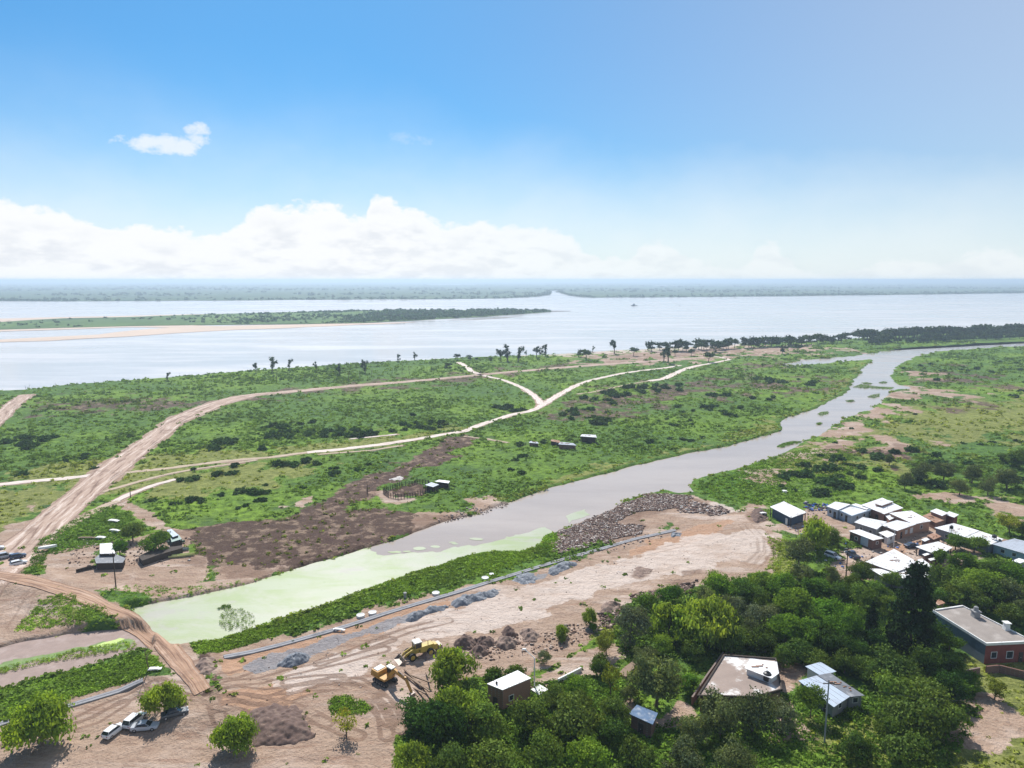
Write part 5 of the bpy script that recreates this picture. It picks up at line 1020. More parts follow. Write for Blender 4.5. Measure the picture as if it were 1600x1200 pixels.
# left homestead
house('small white-roofed wooden shack of the left homestead', [(156, 849.5), (175, 848.2), (180, 864.5), (156, 865.2)], 2.7, M_woodd, M_tin, name='shack', cat='shack', wins=[('R', .3, Dr, .8, 1.9, 0)], inset=.2)
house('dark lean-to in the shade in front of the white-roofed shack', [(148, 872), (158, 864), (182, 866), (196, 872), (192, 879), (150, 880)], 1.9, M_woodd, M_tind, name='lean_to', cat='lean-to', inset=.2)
house('pale sheet roof behind the largest tree of the left homestead', [(260, 828), (268, 826.5), (279, 836), (270, 839)], 2.5, M_woodd, M_tin3, name='shack', cat='shack', inset=.2)
house('greenish tarpaulin roof beside the boats', [(266, 838), (279, 835), (284, 842), (268, 847)], 1.9, M_woodd, mat('green_tarp', (.24, .33, .30), .6), name='shelter', cat='shelter', inset=.2, open_=2)
house('long dark plank wall under the tarpaulin roofs by the boats', [(216, 869), (240, 858), (284, 852), (286, 856), (250, 866), (222, 876)], 1.6, M_woodd, M_woodd, name='plank_shelter', cat='shelter', inset=.1)
house('ruined hut with a white roof alone in the meadow', [(906.5, 681.5), (909, 678.5), (931, 679.5), (932.5, 683.5)], 3.0, M_woodd, M_tin, name='hut', cat='hut', open_=1, wins=[('L', .5, Dr, 1.4, 2, 0, M_black)], clutter=2)
house('collapsed shack with pale sheets between two trees in the meadow', [(872, 694), (876, 690.5), (896, 692.5), (901, 696)], 2.2, M_brickd, M_tin2, name='shack', cat='shack', clutter=10)
house('low ruined wall with rusty sheets left of the collapsed shack', [(860, 689), (862, 686.5), (874, 688), (876, 692)], 1.9, M_woodd, M_rust, name='shack', cat='shack', clutter=8)
house('white-sheeted scrap hut at the left end of the ruins', [(826, 691.5), (829, 689), (840, 690.5), (842, 693)], 1.6, M_brickd, M_tin2, name='shack', cat='shack', clutter=6)
house('open cattle shed with a pale roof at the right end of the corral', [(664, 757.5), (674, 753.5), (686, 757), (677, 761)], 2.3, M_woodd, M_tin2, name='cattle_shed', cat='cattle shed', open_=2, inset=.15)
house('open cattle shed with a white roof behind the corral', [(679, 752), (686, 749.5), (703, 751.5), (701, 755)], 2.3, M_woodd, M_tin, name='cattle_shed', cat='cattle shed', open_=2, inset=.15)

# ------------------------------------------------------------------ fences, walls, poles, tanks
def poly_wall(P, h, th, m, label, name='boundary_wall', cat='wall'):
    Pn = Gn(P); c = Pn.mean(0); z0 = zat(*c); r = []
    bm = bmesh.new()
    for i in range(len(Pn)-1):
        a, b = Pn[i]-c, Pn[i+1]-c; d_ = (b-a)/np.linalg.norm(b-a); nn_ = np.array([-d_[1], d_[0]])*th/2
        Q = [tuple(a+nn_), tuple(a-nn_), tuple(b-nn_), tuple(b+nn_)]; prism(bm, Q, -.4, h-.002*i, 'z'); 
    o = bm_obj(name, bm, m, label=label, category=cat); o.location = (c[0], c[1], z0); return o
poly_wall([(1081, 1102), (1103, 1068), (1130, 1030)], 1.6, .3, M_brickd, 'brown boundary wall running up to the flat-roofed house')
poly_wall([(1540, 1052), (1560, 1050), (1660, 1075)], 1.5, .3, M_brickd, 'low brown wall across the lawn below the grey house')
poly_wall([(1490, 1060), (1530, 1052)], 1.2, .3, M_brickd, 'short brown wall at the left end of the lawn')
poly_wall([(836, 1084), (850, 1076)], .4, 2.2, M_white, 'white concrete slab beside the brick house', 'concrete_slab', 'slab')
poly_wall([(872, 1066), (908, 1048)], .8, .3, M_white, 'long white low wall along the dirt lane', 'low_wall')
poly_wall([(972, 1060), (980, 1050), (994, 1040)], .7, 1.6, M_wood, 'pale plank heap beside the broad olive tree', 'plank_heap', 'planks')
poly_wall([(119, 895), (134, 891), (148, 888)], .9, .12, M_woodd, 'low dark plank fence left of the white-roofed shack', 'plank_fence', 'fence')
M_black2 = mat('blackened_stake', (.028, .022, .018), .95, .3, 1)
def posts_fence(name, label, P, step, h, rails, m, closed=False):
    Pn = [np.array(p) for p in Gn(P)]; c = sum(Pn)/len(Pn); z0 = zat(*c); r = thing(name, label, 'fence', (c[0], c[1], z0)); k = 0
    bmr = bmesh.new()
    for i in range(len(Pn) if closed else len(Pn)-1):
        a, b = Pn[i]-c, Pn[(i+1) % len(Pn)]-c; L_ = np.linalg.norm(b-a); n_ = max(1, int(L_/step))
        for j in range(n_):
            p = a+(b-a)*j/n_; bm = bmesh.new(); hh = h*rnd.uniform(.85, 1.25); cyl(bm, (p[0], p[1], -.2), (p[0]+rnd.uniform(-.1, .1), p[1], hh), .13, .1, 6); bm_obj('post', bm, m, r)
        for q in range(rails): zz = h*(.35+.5*q/max(1, rails-1)); cyl(bmr, (a[0], a[1], zz), (b[0], b[1], zz), .07, .07, 5)
    bm_obj('rail', bmr, m, r); return r
posts_fence('corral_fence', 'dark stake corral fence in the meadow beside the cattle sheds', [(599, 770), (607, 776), (622, 779), (641, 777), (657, 773), (668, 769), (673, 764), (669, 757), (652, 754.5), (645, 758), (628, 759.5), (610, 765)], 1.0, 1.7, 3, M_black2, True)
for px, py, h, lab in [(181.5, 922, 9, 'tall wooden utility pole in the grass behind the duckweed pond'), (204, 777, 3.2, 'short dark post at the end of the pale path'), (1288, 1162, 11, 'concrete pole with wires at the bottom edge beside the clipped tree'), (1321.5, 905, 8.5, 'wooden pole between the pickup truck and the green tree'), (574, 770, 4, 'thin post in the grass left of the corral')]:
    p = G(px, py); r = thing('utility_pole', lab, 'pole', (p.x, p.y, zat(p.x, p.y))); bm = bmesh.new(); cyl(bm, (0, 0, -.3), (0, 0, h), .16, .1, 8); bm_obj('shaft', bm, M_woodd if h < 10 else M_conc, r)
    if h > 5:
        bm = bmesh.new(); bx(bm, -.9, .9, -.06, .06, h-.7, h-.58); bm_obj('crossarm', bm, M_woodd, r)
        for x_ in (-.75, 0, .75): bm = bmesh.new(); cyl(bm, (x_, 0, h-.58), (x_, 0, h-.38), .06, .05, 6); bm_obj('insulator', bm, M_white, r)
def wire(a, b, sag, label):
    bm = bmesh.new(); n_ = 14; prev = None
    for i in range(n_+1):
        t = i/n_; p = a.lerp(b, t); p.z -= sag*4*t*(1-t)
        if prev is not None: cyl(bm, prev, p, .022, .022, 4, False)
        prev = p
    bm_obj('wire', bm, M_black, label=label, category='wire')
pa = G(1288, 1162); pb_ = G(1262, 1075)
wire(Vector((pa.x, pa.y, zat(pa.x, pa.y)+10.4)), Vector((cl_.x-2, cl_.y+4, 4.0)), .6, 'thin wire from the concrete pole down to the long low house')
wire(Vector((pa.x+.7, pa.y, zat(pa.x, pa.y)+10.4)), Vector((pa.x+30, pa.y-4, 10.5)), 1.0, 'thin wire running right from the concrete pole')
for px, py, h, a, lab in [(835, 1076, 6.2, 2.5, 'pale street lamp beside the brick house with its arm reaching left'), (1396, 857, 5.0, 2.6, 'white street lamp at the corner of the dirt street')]:
    p = G(px, py); r = thing('street_lamp', lab, 'street lamp', (p.x, p.y, zat(p.x, p.y)-.1)); bm = bmesh.new(); cyl(bm, (0, 0, 0), (0, 0, h), .14, .09, 8); bm_obj('pole', bm, M_white, r)
    bm = bmesh.new(); cyl(bm, (0, 0, h-.05), (cos(a)*2.2, sin(a)*2.2, h+.9), .07, .06, 6); bm_obj('arm', bm, M_white, r)
    bm = bmesh.new(); c_ = (cos(a)*2.2, sin(a)*2.2, h+.9); bx(bm, c_[0]-.5, c_[0]+.3, c_[1]-.18, c_[1]+.18, c_[2]-.02, c_[2]+.16, .08, .04); bm_obj('lamp_head', bm, M_white, r)
def tank(px, py, z, r_, h, m, label, stand=0):
    p = G(px, py, z); bm = bmesh.new(); n_ = 16; prof = [(r_*.96, 0), (r_, h*.08), (r_, h*.75), (r_*.8, h*.9), (r_*.35, h), (r_*.35, h*1.08)]
    for (a, z0), (b, z1) in zip(prof[:-1], prof[1:]): cyl(bm, (0, 0, z0), (0, 0, z1), a, b, n_, False)
    cyl(bm, (0, 0, h*1.07), (0, 0, h*1.1), r_*.37, r_*.35, n_); r = thing('water_tank', label, 'water tank', (p.x, p.y, z)); bm_obj('tank_body', bm, m, r)
    if stand:
        for sx in (-1, 1):
            for sy in (-1, 1): bm = bmesh.new(); cyl(bm, (sx*r_*.7, sy*r_*.7, -stand), (sx*r_*.6, sy*r_*.6, 0), .07, .07, 6); bm_obj('leg', bm, M_white, r)
tank(1486.5, 826, 5.2, .5, .9, M_black, 'dark tank on thin legs on the long white roof', 1.5); tank(1553.5, 840, 4.1, .6, .8, M_black, 'black water tank near the right end of the long white roof', .5)
tank(1198.5, 1062, 3.8, .75, 1.5, M_black, 'black water tank on the flat brown roof'); tank(1562, 845, 3.6, .3, .5, M_black, 'tiny black tank beside the black water tank', 0); tank(776, 1069, 4.6, .18, .5, M_black, 'small black vent pot on the clean white roof')
p = G(957, 1118); bm = bmesh.new(); cyl(bm, (0, 0, 0), (0, 0, .55), .75, .75, 18); cyl(bm, (0, 0, .55), (0, 0, .62), .82, .8, 18)
o = bm_obj('round_tank', bm, M_white, label='white round lid of a tank in the grass left of the dark blue shed', category='tank'); o.location = (p.x, p.y, zat(p.x, p.y))
def ring(px, py, lab, r_=.9, h=.5):
    p = G(px, py); r = thing('concrete_ring', lab, 'concrete ring', (p.x, p.y, zat(p.x, p.y))); bm = bmesh.new(); n_ = 18
    for a, b, z0, z1 in ((r_, r_, 0, h), (r_, r_*.8, h, h), (r_*.8, r_*.8, h, h-.12)):
        A_ = [bm.verts.new((cos(2*pi*i/n_)*a, sin(2*pi*i/n_)*a, z0)) for i in range(n_)]; B_ = [bm.verts.new((cos(2*pi*i/n_)*b, sin(2*pi*i/n_)*b, z1)) for i in range(n_)]
        for i in range(n_): bm.faces.new((A_[i], A_[(i+1) % n_], B_[(i+1) % n_], B_[i]))
    bmesh.ops.remove_doubles(bm, verts=bm.verts[:], dist=.001); bmesh.ops.recalc_face_normals(bm, faces=bm.faces[:]); bm_obj('ring_wall', bm, M_white, r)
    bm = bmesh.new(); cyl(bm, (0, 0, h-.3), (0, 0, h-.08), r_*.79, r_*.79, 18); bm_obj('lid', bm, M_white, r)
ring(563.5, 964, 'white concrete ring behind the kerb, left of the close pair'); ring(582, 960, 'white concrete ring behind the kerb, right of the close pair'); ring(681, 929.5, 'pinkish white concrete ring behind the middle of the kerb'); ring(758, 906, 'white concrete ring near the narrow end of the bank grass'); ring(768, 900, 'small white concrete ring at the end of the bank grass', .6)
p = G(633, 935); bm = bmesh.new(); cyl(bm, (0, 0, 0), (0, 0, 1.1), .35, .3, 10); cyl(bm, (0, 0, 1.1), (0, 0, 1.25), .42, .4, 10); o = bm_obj('marker_post', bm, M_grey, label='short dark post with a pale cap in the grass behind the kerb', category='post'); o.location = (p.x, p.y, zat(p.x, p.y))
deadt(234, 1058, 42, 'tall bare dark trunk beside the causeway road', 'bare trunk beside the causeway road', .8)
deadt(1555, 1085, 14, 'thin bare shrub on the lawn', 'bare shrub on the lawn')

# ------------------------------------------------------------------ heaps of stone and soil
def heap(P, h, m, label, name, cat, rough_=.35, n_=3400, peaks=3):
    W = Gn(P); c = W.mean(0); lo_, hi_ = W.min(0), W.max(0); st = max((hi_-lo_))/70; xs, ys = np.arange(lo_[0]-st, hi_[0]+st, st), np.arange(lo_[1]-st, hi_[1]+st, st)
    XX, YY = np.meshgrid(xs, ys, indexing='ij'); x, y = XX.ravel(), YY.ravel(); s = segd(x, y, W, True)+fbm(x, y, 2.2, 3, int(abs(c[0])*7))*1.3
    mx = max(s.max(), .3); z = h*np.clip(s/mx, -.3, 1)**1 if False else h*np.sign(s)*np.abs(np.clip(s/mx, -.3, 1))**.8
    z = z*(1+.5*fbm(x, y, 3.5, 2, 5))+rough_*fbm(x, y, .7, 2, 9)*np.clip(s+.3, 0, 1); z0 = zat(*c); z = z-.03
    nx_, ny_ = len(xs), len(ys); ii = np.arange((nx_-1)*(ny_-1)); i0 = (ii//(ny_-1))*ny_+ii % (ny_-1); F_ = np.stack([i0, i0+ny_, i0+ny_+1, i0+1], 1); F_ = F_[(z[F_] > -.12).any(1)]
    o = link(name, fast_mesh(name, np.stack([x-c[0], y-c[1], z], 1), F_, smoothf=False), m, label=label, category=cat); o.location = (c[0], c[1], z0); return o
M_stone = mat('crushed_stone', (.17, .185, .21), .95, .6, 2.5, .8, stain=(.36, .37, .39)); M_soil = mat('dark_soil', (.13, .085, .07), .98, .4, 1.6, .8, stain=(.20, .14, .11)); M_soil2 = mat('brown_soil', (.22, .155, .125), .98, .4, 1.6, .8, stain=(.32, .24, .19))
gp = 'heaps of crushed stone along the kerb'
for P, h, lab in [([(434, 1040), (440, 1030), (455, 1022), (470, 1018), (485, 1024), (484, 1032), (470, 1038), (455, 1043)], 1.5, 'round dark heap of crushed stone nearest the causeway'),
                  ([(632, 970), (650, 956), (672, 948), (700, 949), (690, 956), (668, 962), (655, 972), (642, 973)], 1.3, 'heap of crushed stone, second along the kerb from the causeway'),
                  ([(706, 944), (720, 933), (745, 929), (770, 920), (784, 922), (778, 931), (755, 938), (730, 948), (712, 950)], 1.3, 'longest heap of crushed stone, middle of the kerb'),
                  ([(797, 909), (808, 900), (825, 896), (845, 905), (838, 913), (818, 915)], 1.0, 'low heap of crushed stone near the narrow end of the bank grass'),
                  ([(853, 896), (862, 887), (885, 878), (908, 880), (900, 887), (880, 893), (862, 901)], 1.1, 'crushed stone heap beside the rubble field'),
                  ([(1045, 836), (1052, 832), (1064, 832), (1062, 837), (1052, 839)], .7, 'tiny heap of crushed stone at the far end of the kerb')]: 
    heap(P, h, M_stone, lab, 'gravel_heap', 'gravel heap')['group'] = gp
for P, h, m_, lab in [([(708, 1006), (716, 998), (735, 997), (745, 1006), (742, 1016), (722, 1018)], 1.8, M_soil, 'dark soil heap beside the loader, left of the cluster'), ([(735, 1003), (748, 996), (768, 998), (772, 1006), (758, 1013), (742, 1012)], 1.8, M_soil, 'dark soil heap at the top of the cluster'),
                      ([(732, 1018), (745, 1009), (760, 1012), (764, 1022), (750, 1029), (738, 1027)], 1.6, M_soil, 'dark soil heap at the bottom of the cluster'), ([(767, 1005), (778, 996), (800, 996), (813, 1004), (808, 1013), (785, 1016)], 1.7, M_soil2, 'brown round soil heap right of the dark cluster'),
                      ([(780, 988), (790, 982), (803, 983), (810, 992), (800, 998), (788, 997)], 1.6, M_soil, 'dark soil heap behind the brown round one'), ([(809, 990), (820, 983), (836, 984), (848, 993), (838, 1002), (818, 1001)], 1.5, M_soil2, 'reddish brown soil heap at the right end of the row'),
                      ([(654, 1030), (660, 1020), (675, 1018), (678, 1028), (668, 1035)], 1.0, M_soil2, 'small soil heap under the rear of the loader'), ([(378, 1150), (384, 1120), (400, 1106), (430, 1101), (462, 1104), (484, 1120), (492, 1150), (440, 1168), (400, 1166)], 2.0, M_soil, 'large dark soil mound at the bottom edge inside the curved tracks'),
                      ([(1170, 803), (1180, 796), (1196, 799), (1198, 812), (1182, 818)], 1.3, M_soil, 'dark soil bank between the site and the open shed'), ([(936, 948), (955, 940), (975, 944), (972, 955), (950, 962), (938, 958)], 1.2, M_soil2, 'grey-brown spoil heap left of the dense grove'),
                      ([(986, 892), (1000, 887), (1024, 890), (1016, 899), (998, 905)], .5, M_soil2, 'flat patch of lumpy spoil in the middle of the site'), ([(300, 1052), (312, 1040), (335, 1036), (342, 1050), (330, 1064), (310, 1066)], 1.0, M_soil2, 'brown brushy bank beside the end of the causeway')]: 
    heap(P, h, m_, lab, 'soil_heap', 'soil heap')
heap([(608, 749), (615, 746), (625, 743), (633, 747), (628, 750), (616, 751)], .5, mat('lime_heap', (.55, .52, .49), .95, .2), 'pale heap in the grass behind the corral', 'lime_heap', 'heap')
# rubble: countless broken bits over the dumped ground
def rubble(P, n_, smin, smax, cols, name='rubble', thr=-9, seed=3):
    W = Gn(P); lo_, hi_ = W.min(0), W.max(0); x = rng.uniform(lo_[0], hi_[0], n_*3); y = rng.uniform(lo_[1], hi_[1], n_*3); k = (segd(x, y, W, True)+fbm(x, y, 6, 2, 2)*3 > 0) & (fbm(x, y, 5, 2, seed) > thr); x, y = x[k][:n_], y[k][:n_]; z = np.maximum(terrain(x, y)[0], .05)
    n_ = len(x); s = smin+(smax-smin)*rng.uniform(0, 1, n_)**2.5; cube = np.array([[a, b, c] for c in (-1, 1) for a, b in ((-1, -1), (1, -1), (1, 1), (-1, 1))])*.5
    d_ = rng.normal(size=(n_, 3, 3)); Qm, _r = np.linalg.qr(d_); sc_ = rng.uniform(.35, 1.2, (n_, 1, 3))*s[:, None, None]; V_ = (cube[None]*sc_*rng.uniform(.7, 1.1, (n_, 8, 1)))@Qm; V_[:, :, 2] *= .55; V_ += np.stack([x, y, z+s*.1+rng.uniform(0, .15, n_)*(s < .8)], 1)[:, None]
    f = np.array([[0, 3, 2, 1], [4, 5, 6, 7], [0, 1, 5, 4], [1, 2, 6, 5], [2, 3, 7, 6], [3, 0, 4, 7]]); F_ = (np.arange(n_)[:, None, None]*8+f[None]).reshape(-1, 4)
    T = np.ones((n_, 4)); T[:, :3] = np.array(cols)[rng.integers(0, len(cols), n_)]*rng.uniform(.7, 1.2, (n_, 1))
    m, n = newmat('rubble_mix'); at = n.n('ShaderNodeAttribute', attribute_name='tint'); pb = n.n('ShaderNodeBsdfPrincipled', {'Base Color': at.outputs['Color'], 'Roughness': .9, 'Specular IOR Level': .15}); n.n('ShaderNodeOutputMaterial', {0: pb})
    return link(name, fast_mesh(name, V_.reshape(-1, 3), F_, dict(tint=np.repeat(T, 8, 0))), m, kind='stuff')
RC = [(.13, .08, .07), (.17, .11, .09), (.10, .065, .055), (.24, .165, .13), (.34, .255, .21), (.46, .38, .33), (.55, .50, .46), (.20, .135, .105)]
RUB = [(858, 850), (866, 842), (880, 828), (905, 815), (945, 800), (980, 782), (1005, 772), (1040, 770), (1085, 778), (1060, 790), (1020, 800), (990, 802), (965, 815), (1010, 822), (1000, 834), (940, 852), (885, 864), (862, 866)]
rubble(RUB, 24000, .14, .68, RC, thr=-.5); rubble([(1080, 782), (1120, 788), (1150, 800), (1110, 806), (1060, 800)], 700, .3, 1.2, RC)
rubble([(860, 868), (1000, 835), (1060, 826), (1060, 835), (960, 862), (860, 885)], 260, .2, .6, RC)
rubble([(985, 935), (1045, 915), (1090, 908), (1085, 930), (1020, 945)], 900, .25, .9, RC[:5]); rubble([(930, 960), (975, 948), (985, 965), (940, 985)], 500, .25, .8, RC[:5])
rubble([(640, 832), (720, 795), (800, 782), (820, 778), (760, 800), (700, 815)], 500, .25, .8, [(.5, .42, .38), (.4, .32, .28), (.2, .14, .12)])
rubble([(1225, 800), (1290, 795), (1300, 830), (1370, 860), (1450, 830), (1540, 860), (1460, 900), (1380, 905), (1290, 895), (1240, 830)], 700, .2, .8, RC+[(.1, .2, .5), (.6, .6, .62)], 'yard_litter'); rubble([(1258, 785), (1295, 788), (1292, 798), (1262, 798)], 130, .4, 1.3, [(.03, .12, .45), (.05, .06, .12), (.5, .45, .42), (.12, .1, .1)], 'yard_litter')
rubble([(95, 850), (150, 835), (210, 850), (300, 840), (300, 875), (210, 885), (160, 890), (100, 885)], 420, .2, .8, RC, 'yard_litter'); rubble([(1130, 1040), (1215, 1035), (1230, 1075), (1120, 1085)], 1, .2, .3, RC, 'yard_litter')
rubble([(690, 1015), (860, 985), (960, 960), (960, 985), (860, 1020), (760, 1035)], 500, .2, .7, [(.2, .13, .1), (.3, .2, .15), (.45, .36, .3)], 'soil_clods'); rubble([(350, 1045), (560, 985), (900, 890), (1150, 840), (1180, 880), (1000, 915), (700, 1000), (560, 1080), (330, 1120)], 700, .1, .3, [(.24, .16, .12), (.34, .25, .2), (.5, .42, .37)], 'soil_clods')
for px, py, w_, d2, z_, lab in [(178, 816, 3.4, 1.2, .5, 'white sheet lying in the shrubs above the left homestead'), (180, 833, 3.2, .9, .8, 'long white sheet beside the dark green tree'), (137, 843, 5, .6, .5, 'pale plank lying in the grass above the shack'), (158, 843, 2.6, 1.2, .6, 'white panel just above the white-roofed shack'), (243, 1058, 2.4, .9, .3, 'white sheet at the foot of the bare trunk'), (530, 986, 2.6, .6, .4, 'white and dark pipes lying beside the kerb'), (1192, 805, 2.2, 1.2, .8, 'small pale panel left of the open shed'), (1226, 772, 1.6, 1.2, 1.1, 'small white heap in the scrub above the open shed')]:
    p = G(px, py); bm = bmesh.new(); bx(bm, -w_/2, w_/2, -d2/2, d2/2, 0, .1); bx(bm, -w_/2*.8, w_/2*.5, -d2/2*.8, d2/2*1.2, .1, .18); bx(bm, -w_*.3, -w_*.2, -d2*.3, d2*.3, -z_, 0); bx(bm, w_*.2, w_*.3, -d2*.3, d2*.3, -z_, 0)
    o = bm_obj('sheet_panel', bm, M_white if 'plank' not in lab else M_wood, label=lab, category='sheet'); o.location = (p.x, p.y, zat(p.x, p.y)+z_); o.rotation_euler = (rnd.uniform(-.05, .05), .04, rnd.uniform(-.2, .35))

# ------------------------------------------------------------------ vehicles
def paint(name, c): return mat(name, c, .28, .04, .5, spec=.6)
M_tyre = mat('tyre_rubber', (.02, .02, .02), .9, .2, 2); M_rim = mat('wheel_rim', (.45, .45, .46), .4, .1, 1, metal=.6); M_lamp = mat('headlight_glass', (.75, .76, .78), .15); M_red = mat('tail_light', (.4, .02, .02), .3); M_cg = mat('car_glass', (.02, .028, .035), .06, .1, 1, spec=.7)
def wheel(parent, x, y, r_, w_, name='wheel'):
    bm = bmesh.new(); cyl(bm, (x, y-w_/2, r_), (x, y+w_/2, r_), r_, r_, 18); t = bm_obj(name, bm, M_tyre, parent); s_ = 1 if y > 0 else -1
    bm = bmesh.new(); cyl(bm, (x, y+s_*w_/2, r_), (x, y+s_*(w_/2+.025), r_), r_*.6, r_*.5, 12); bm_obj('rim', bm, M_rim if name == 'wheel' else M_yel, t)
def car(px, py, ang, m, label, style='hatch', group=None, name='parked_car', cat='car'):
    p = G(px, py); L_, Wd = (4.1, 1.72) if style == 'hatch' else (4.6, 1.8) if style in ('suv', 'sedan') else (5.1, 1.82) if style == 'pickup' else (4.9, 1.9)
    r = thing(name, label, cat, (p.x, p.y, zat(p.x, p.y)+.08), ang, group); hw = Wd/2; r.scale = (.93, .93, .93)
    def loft(bm, secs):                                             # (x, z0, z1, half width low, half width high)
        R_ = []
        for x, z0, z1, a, b in secs: R_.append([bm.verts.new(q) for q in ((x, -a, z0), (x, -a*1.02, z0+(z1-z0)*.55), (x, -b, z1), (x, b, z1), (x, a*1.02, z0+(z1-z0)*.55), (x, a, z0))])
        for A_, B_ in zip(R_[:-1], R_[1:]):
            for i in range(6): bm.faces.new((A_[i], A_[(i+1) % 6], B_[(i+1) % 6], B_[i]))
        bm.faces.new(R_[0][::-1]); bm.faces.new(R_[-1]); bmesh.ops.recalc_face_normals(bm, faces=bm.faces[:])
    bm = bmesh.new(); h = L_/2; hb = .98 if style != 'sedan' else .9
    if style == 'pickup': loft(bm, [(-h, .35, .95, hw*.94, hw*.92), (-h+.15, .3, 1.0, hw, hw*.95), (-.3, .28, 1.0, hw, hw*.95), (1.1, .28, 1.03, hw, hw*.92), (h-.5, .28, .95, hw, hw*.86), (h-.1, .32, .82, hw*.93, hw*.8), (h, .38, .7, hw*.85, hw*.75)])
    else: loft(bm, [(-h, .38, .8, hw*.85, hw*.8), (-h+.12, .3, hb, hw*.95, hw*.88), (-h+.7, .26, hb+.02, hw, hw*.92), (.2, .25, hb, hw, hw*.93), (1.0, .26, hb-.02, hw, hw*.9), (h-.45, .28, .80, hw*.97, hw*.82), (h-.1, .32, .70, hw*.88, hw*.76), (h, .38, .6, hw*.8, hw*.7)])
    b_ = bm_obj('body', bm, m, r, bevel=.03)
    x0, x1, x2, x3 = dict(hatch=(-h+.12, -h+.5, .25, 1.05), suv=(-h+.1, -h+.4, .35, 1.1), sedan=(-h+.75, -h+1.35, .3, 1.1), pickup=(-.5, -.25, .75, 1.4), van=(-h+.05, -h+.15, .9, 1.7))[style]; top_ = dict(hatch=1.45, suv=1.72, sedan=1.42, pickup=1.72, van=1.95)[style]
    bm = bmesh.new(); loft(bm, [(x0, hb-.03, hb+.02, hw*.86, hw*.85), (x1, hb-.03, top_-.07, hw*.86, hw*.70), (x2, hb-.03, top_-.07, hw*.86, hw*.70), (x3, hb-.05, hb-.0, hw*.84, hw*.8)]); bm_obj('window_glass', bm, M_cg, r)
    bm = bmesh.new(); loft(bm, [(x1-.04, top_-.075, top_-.03, hw*.71, hw*.66), ((x1+x2)/2, top_-.075, top_+.01, hw*.72, hw*.68), (x2+.05, top_-.075, top_-.03, hw*.71, hw*.66)])
    for s_ in (-1, 1):
        for xa, za, xb, zb in ((x2+.02, top_-.08, x3, hb-.02), (x1, top_-.08, x0, hb), ((x1+x2)/2, top_-.08, (x1+x2)/2+.05, hb)): cyl(bm, (xa, s_*hw*.71, za), (xb, s_*hw*.86, zb), .035, .035, 5)
    bm_obj('roof', bm, m, r)
    if style == 'pickup': bm = bmesh.new(); bx(bm, -h+.2, -.62, -hw*.78, hw*.78, .85, 1.035); bm_obj('cargo_bed', bm, M_black, r)
    for x_ in (-h+.8, h-.85):
        for s_ in (-1, 1): wheel(r, x_, s_*(hw-.08), .32 if style in ('hatch', 'sedan') else .38, .2)
    for s_ in (-1, 1):
        bm = bmesh.new(); bx(bm, h-.16, h-.02, s_*hw*.6-.14, s_*hw*.6+.14, .62, .74); bm_obj('headlight', bm, M_lamp, r)
        bm = bmesh.new(); bx(bm, -h-.01, -h+.08, s_*hw*.68-.1, s_*hw*.68+.1, .66, .84); bm_obj('tail_light', bm, M_red, r)
        bm = bmesh.new(); bx(bm, x3-.35, x3-.2, s_*hw-.02 if s_ > 0 else -hw-.14, hw+.14 if s_ > 0 else -hw+.02, .95, 1.07); bm_obj('mirror', bm, m, r)
    bm = bmesh.new(); bx(bm, h-.02, h+.015, -.26, .26, .42, .53); bm_obj('licence_plate', bm, M_white, r)
    return r
C_wh, C_si, C_bl, C_dk = paint('white_car_paint', (.72, .73, .74)), paint('silver_car_paint', (.42, .44, .47)), paint('dark_blue_car_paint', (.03, .05, .10)), paint('dark_grey_car_paint', (.06, .065, .075))
car(8, 872, .75, C_si, 'silver car leftmost of the three parked on the muddy road', 'suv'); car(28, 872, .8, C_bl, 'dark blue car parked between the silver and the white one', 'hatch'); car(29, 883, .8, C_wh, 'white car nearest the grass in the cluster of three', 'hatch'); car(-6, 860, .7, C_wh, 'white car at the left edge of the photo behind the silver car', 'hatch')
car(178, 1147, 1.3, C_wh, 'white car at the bottom edge, leftmost of the four parked by the feathery tree', 'hatch'); car(211, 1130, 1.35, C_wh, 'white four-wheel drive parked left of the feathery tree', 'suv'); car(227, 1140, .15, C_si, 'silver car in the shade below the feathery tree', 'sedan'); car(274, 1127, .5, C_dk, 'dark grey car right of the feathery tree', 'sedan')
car(1301, 873, -.95, C_wh, 'white car parked in the street below the tall green tree', 'suv'); car(1332, 871, 1.7, C_bl, 'dark blue pickup truck parked right of the white car', 'pickup', cat='pickup truck', name='pickup_truck'); car(1257, 893, .3, C_dk, 'dark car in the shade under the open olive tree', 'sedan'); car(1424, 856, .25, C_bl, 'dark blue car parked beside the crooked awning', 'sedan')
M_yel = mat('machine_yellow', (.50, .37, .07), .55, .2, .9, stain=(.30, .22, .11)); M_org = mat('machine_orange', (.52, .27, .05), .55, .2, .9, stain=(.32, .19, .10)); M_steel = mat('worn_steel', (.30, .25, .22), .55, .3, 1.5, metal=.3); M_dark = mat('machine_dark', (.035, .035, .035), .8, .2, 1); M_cream = mat('cab_roof_cream', (.74, .71, .62), .5, .1, 1)
def cab(r, x0, x1, y0, y1, z0, z1, m, roofm):
    bm = bmesh.new(); bx(bm, x0, x1, y0, y1, z0, z0+.35)
    for x_ in (x0+.05, x1-.05):
        for y_ in (y0+.05, y1-.05): cyl(bm, (x_, y_, z0+.3), (x_, y_, z1), .06, .06, 6)
    c = bm_obj('cab', bm, m, r); bm = bmesh.new(); bx(bm, x0+.06, x1-.06, y0+.06, y1-.06, z0+.35, z1-.02); bm_obj('window', bm, M_cg, c)
    bm = bmesh.new(); bx(bm, x0-.12, x1+.12, y0-.12, y1+.12, z1, z1+.14, .08, .08); bm_obj('cab_roof', bm, roofm, c)
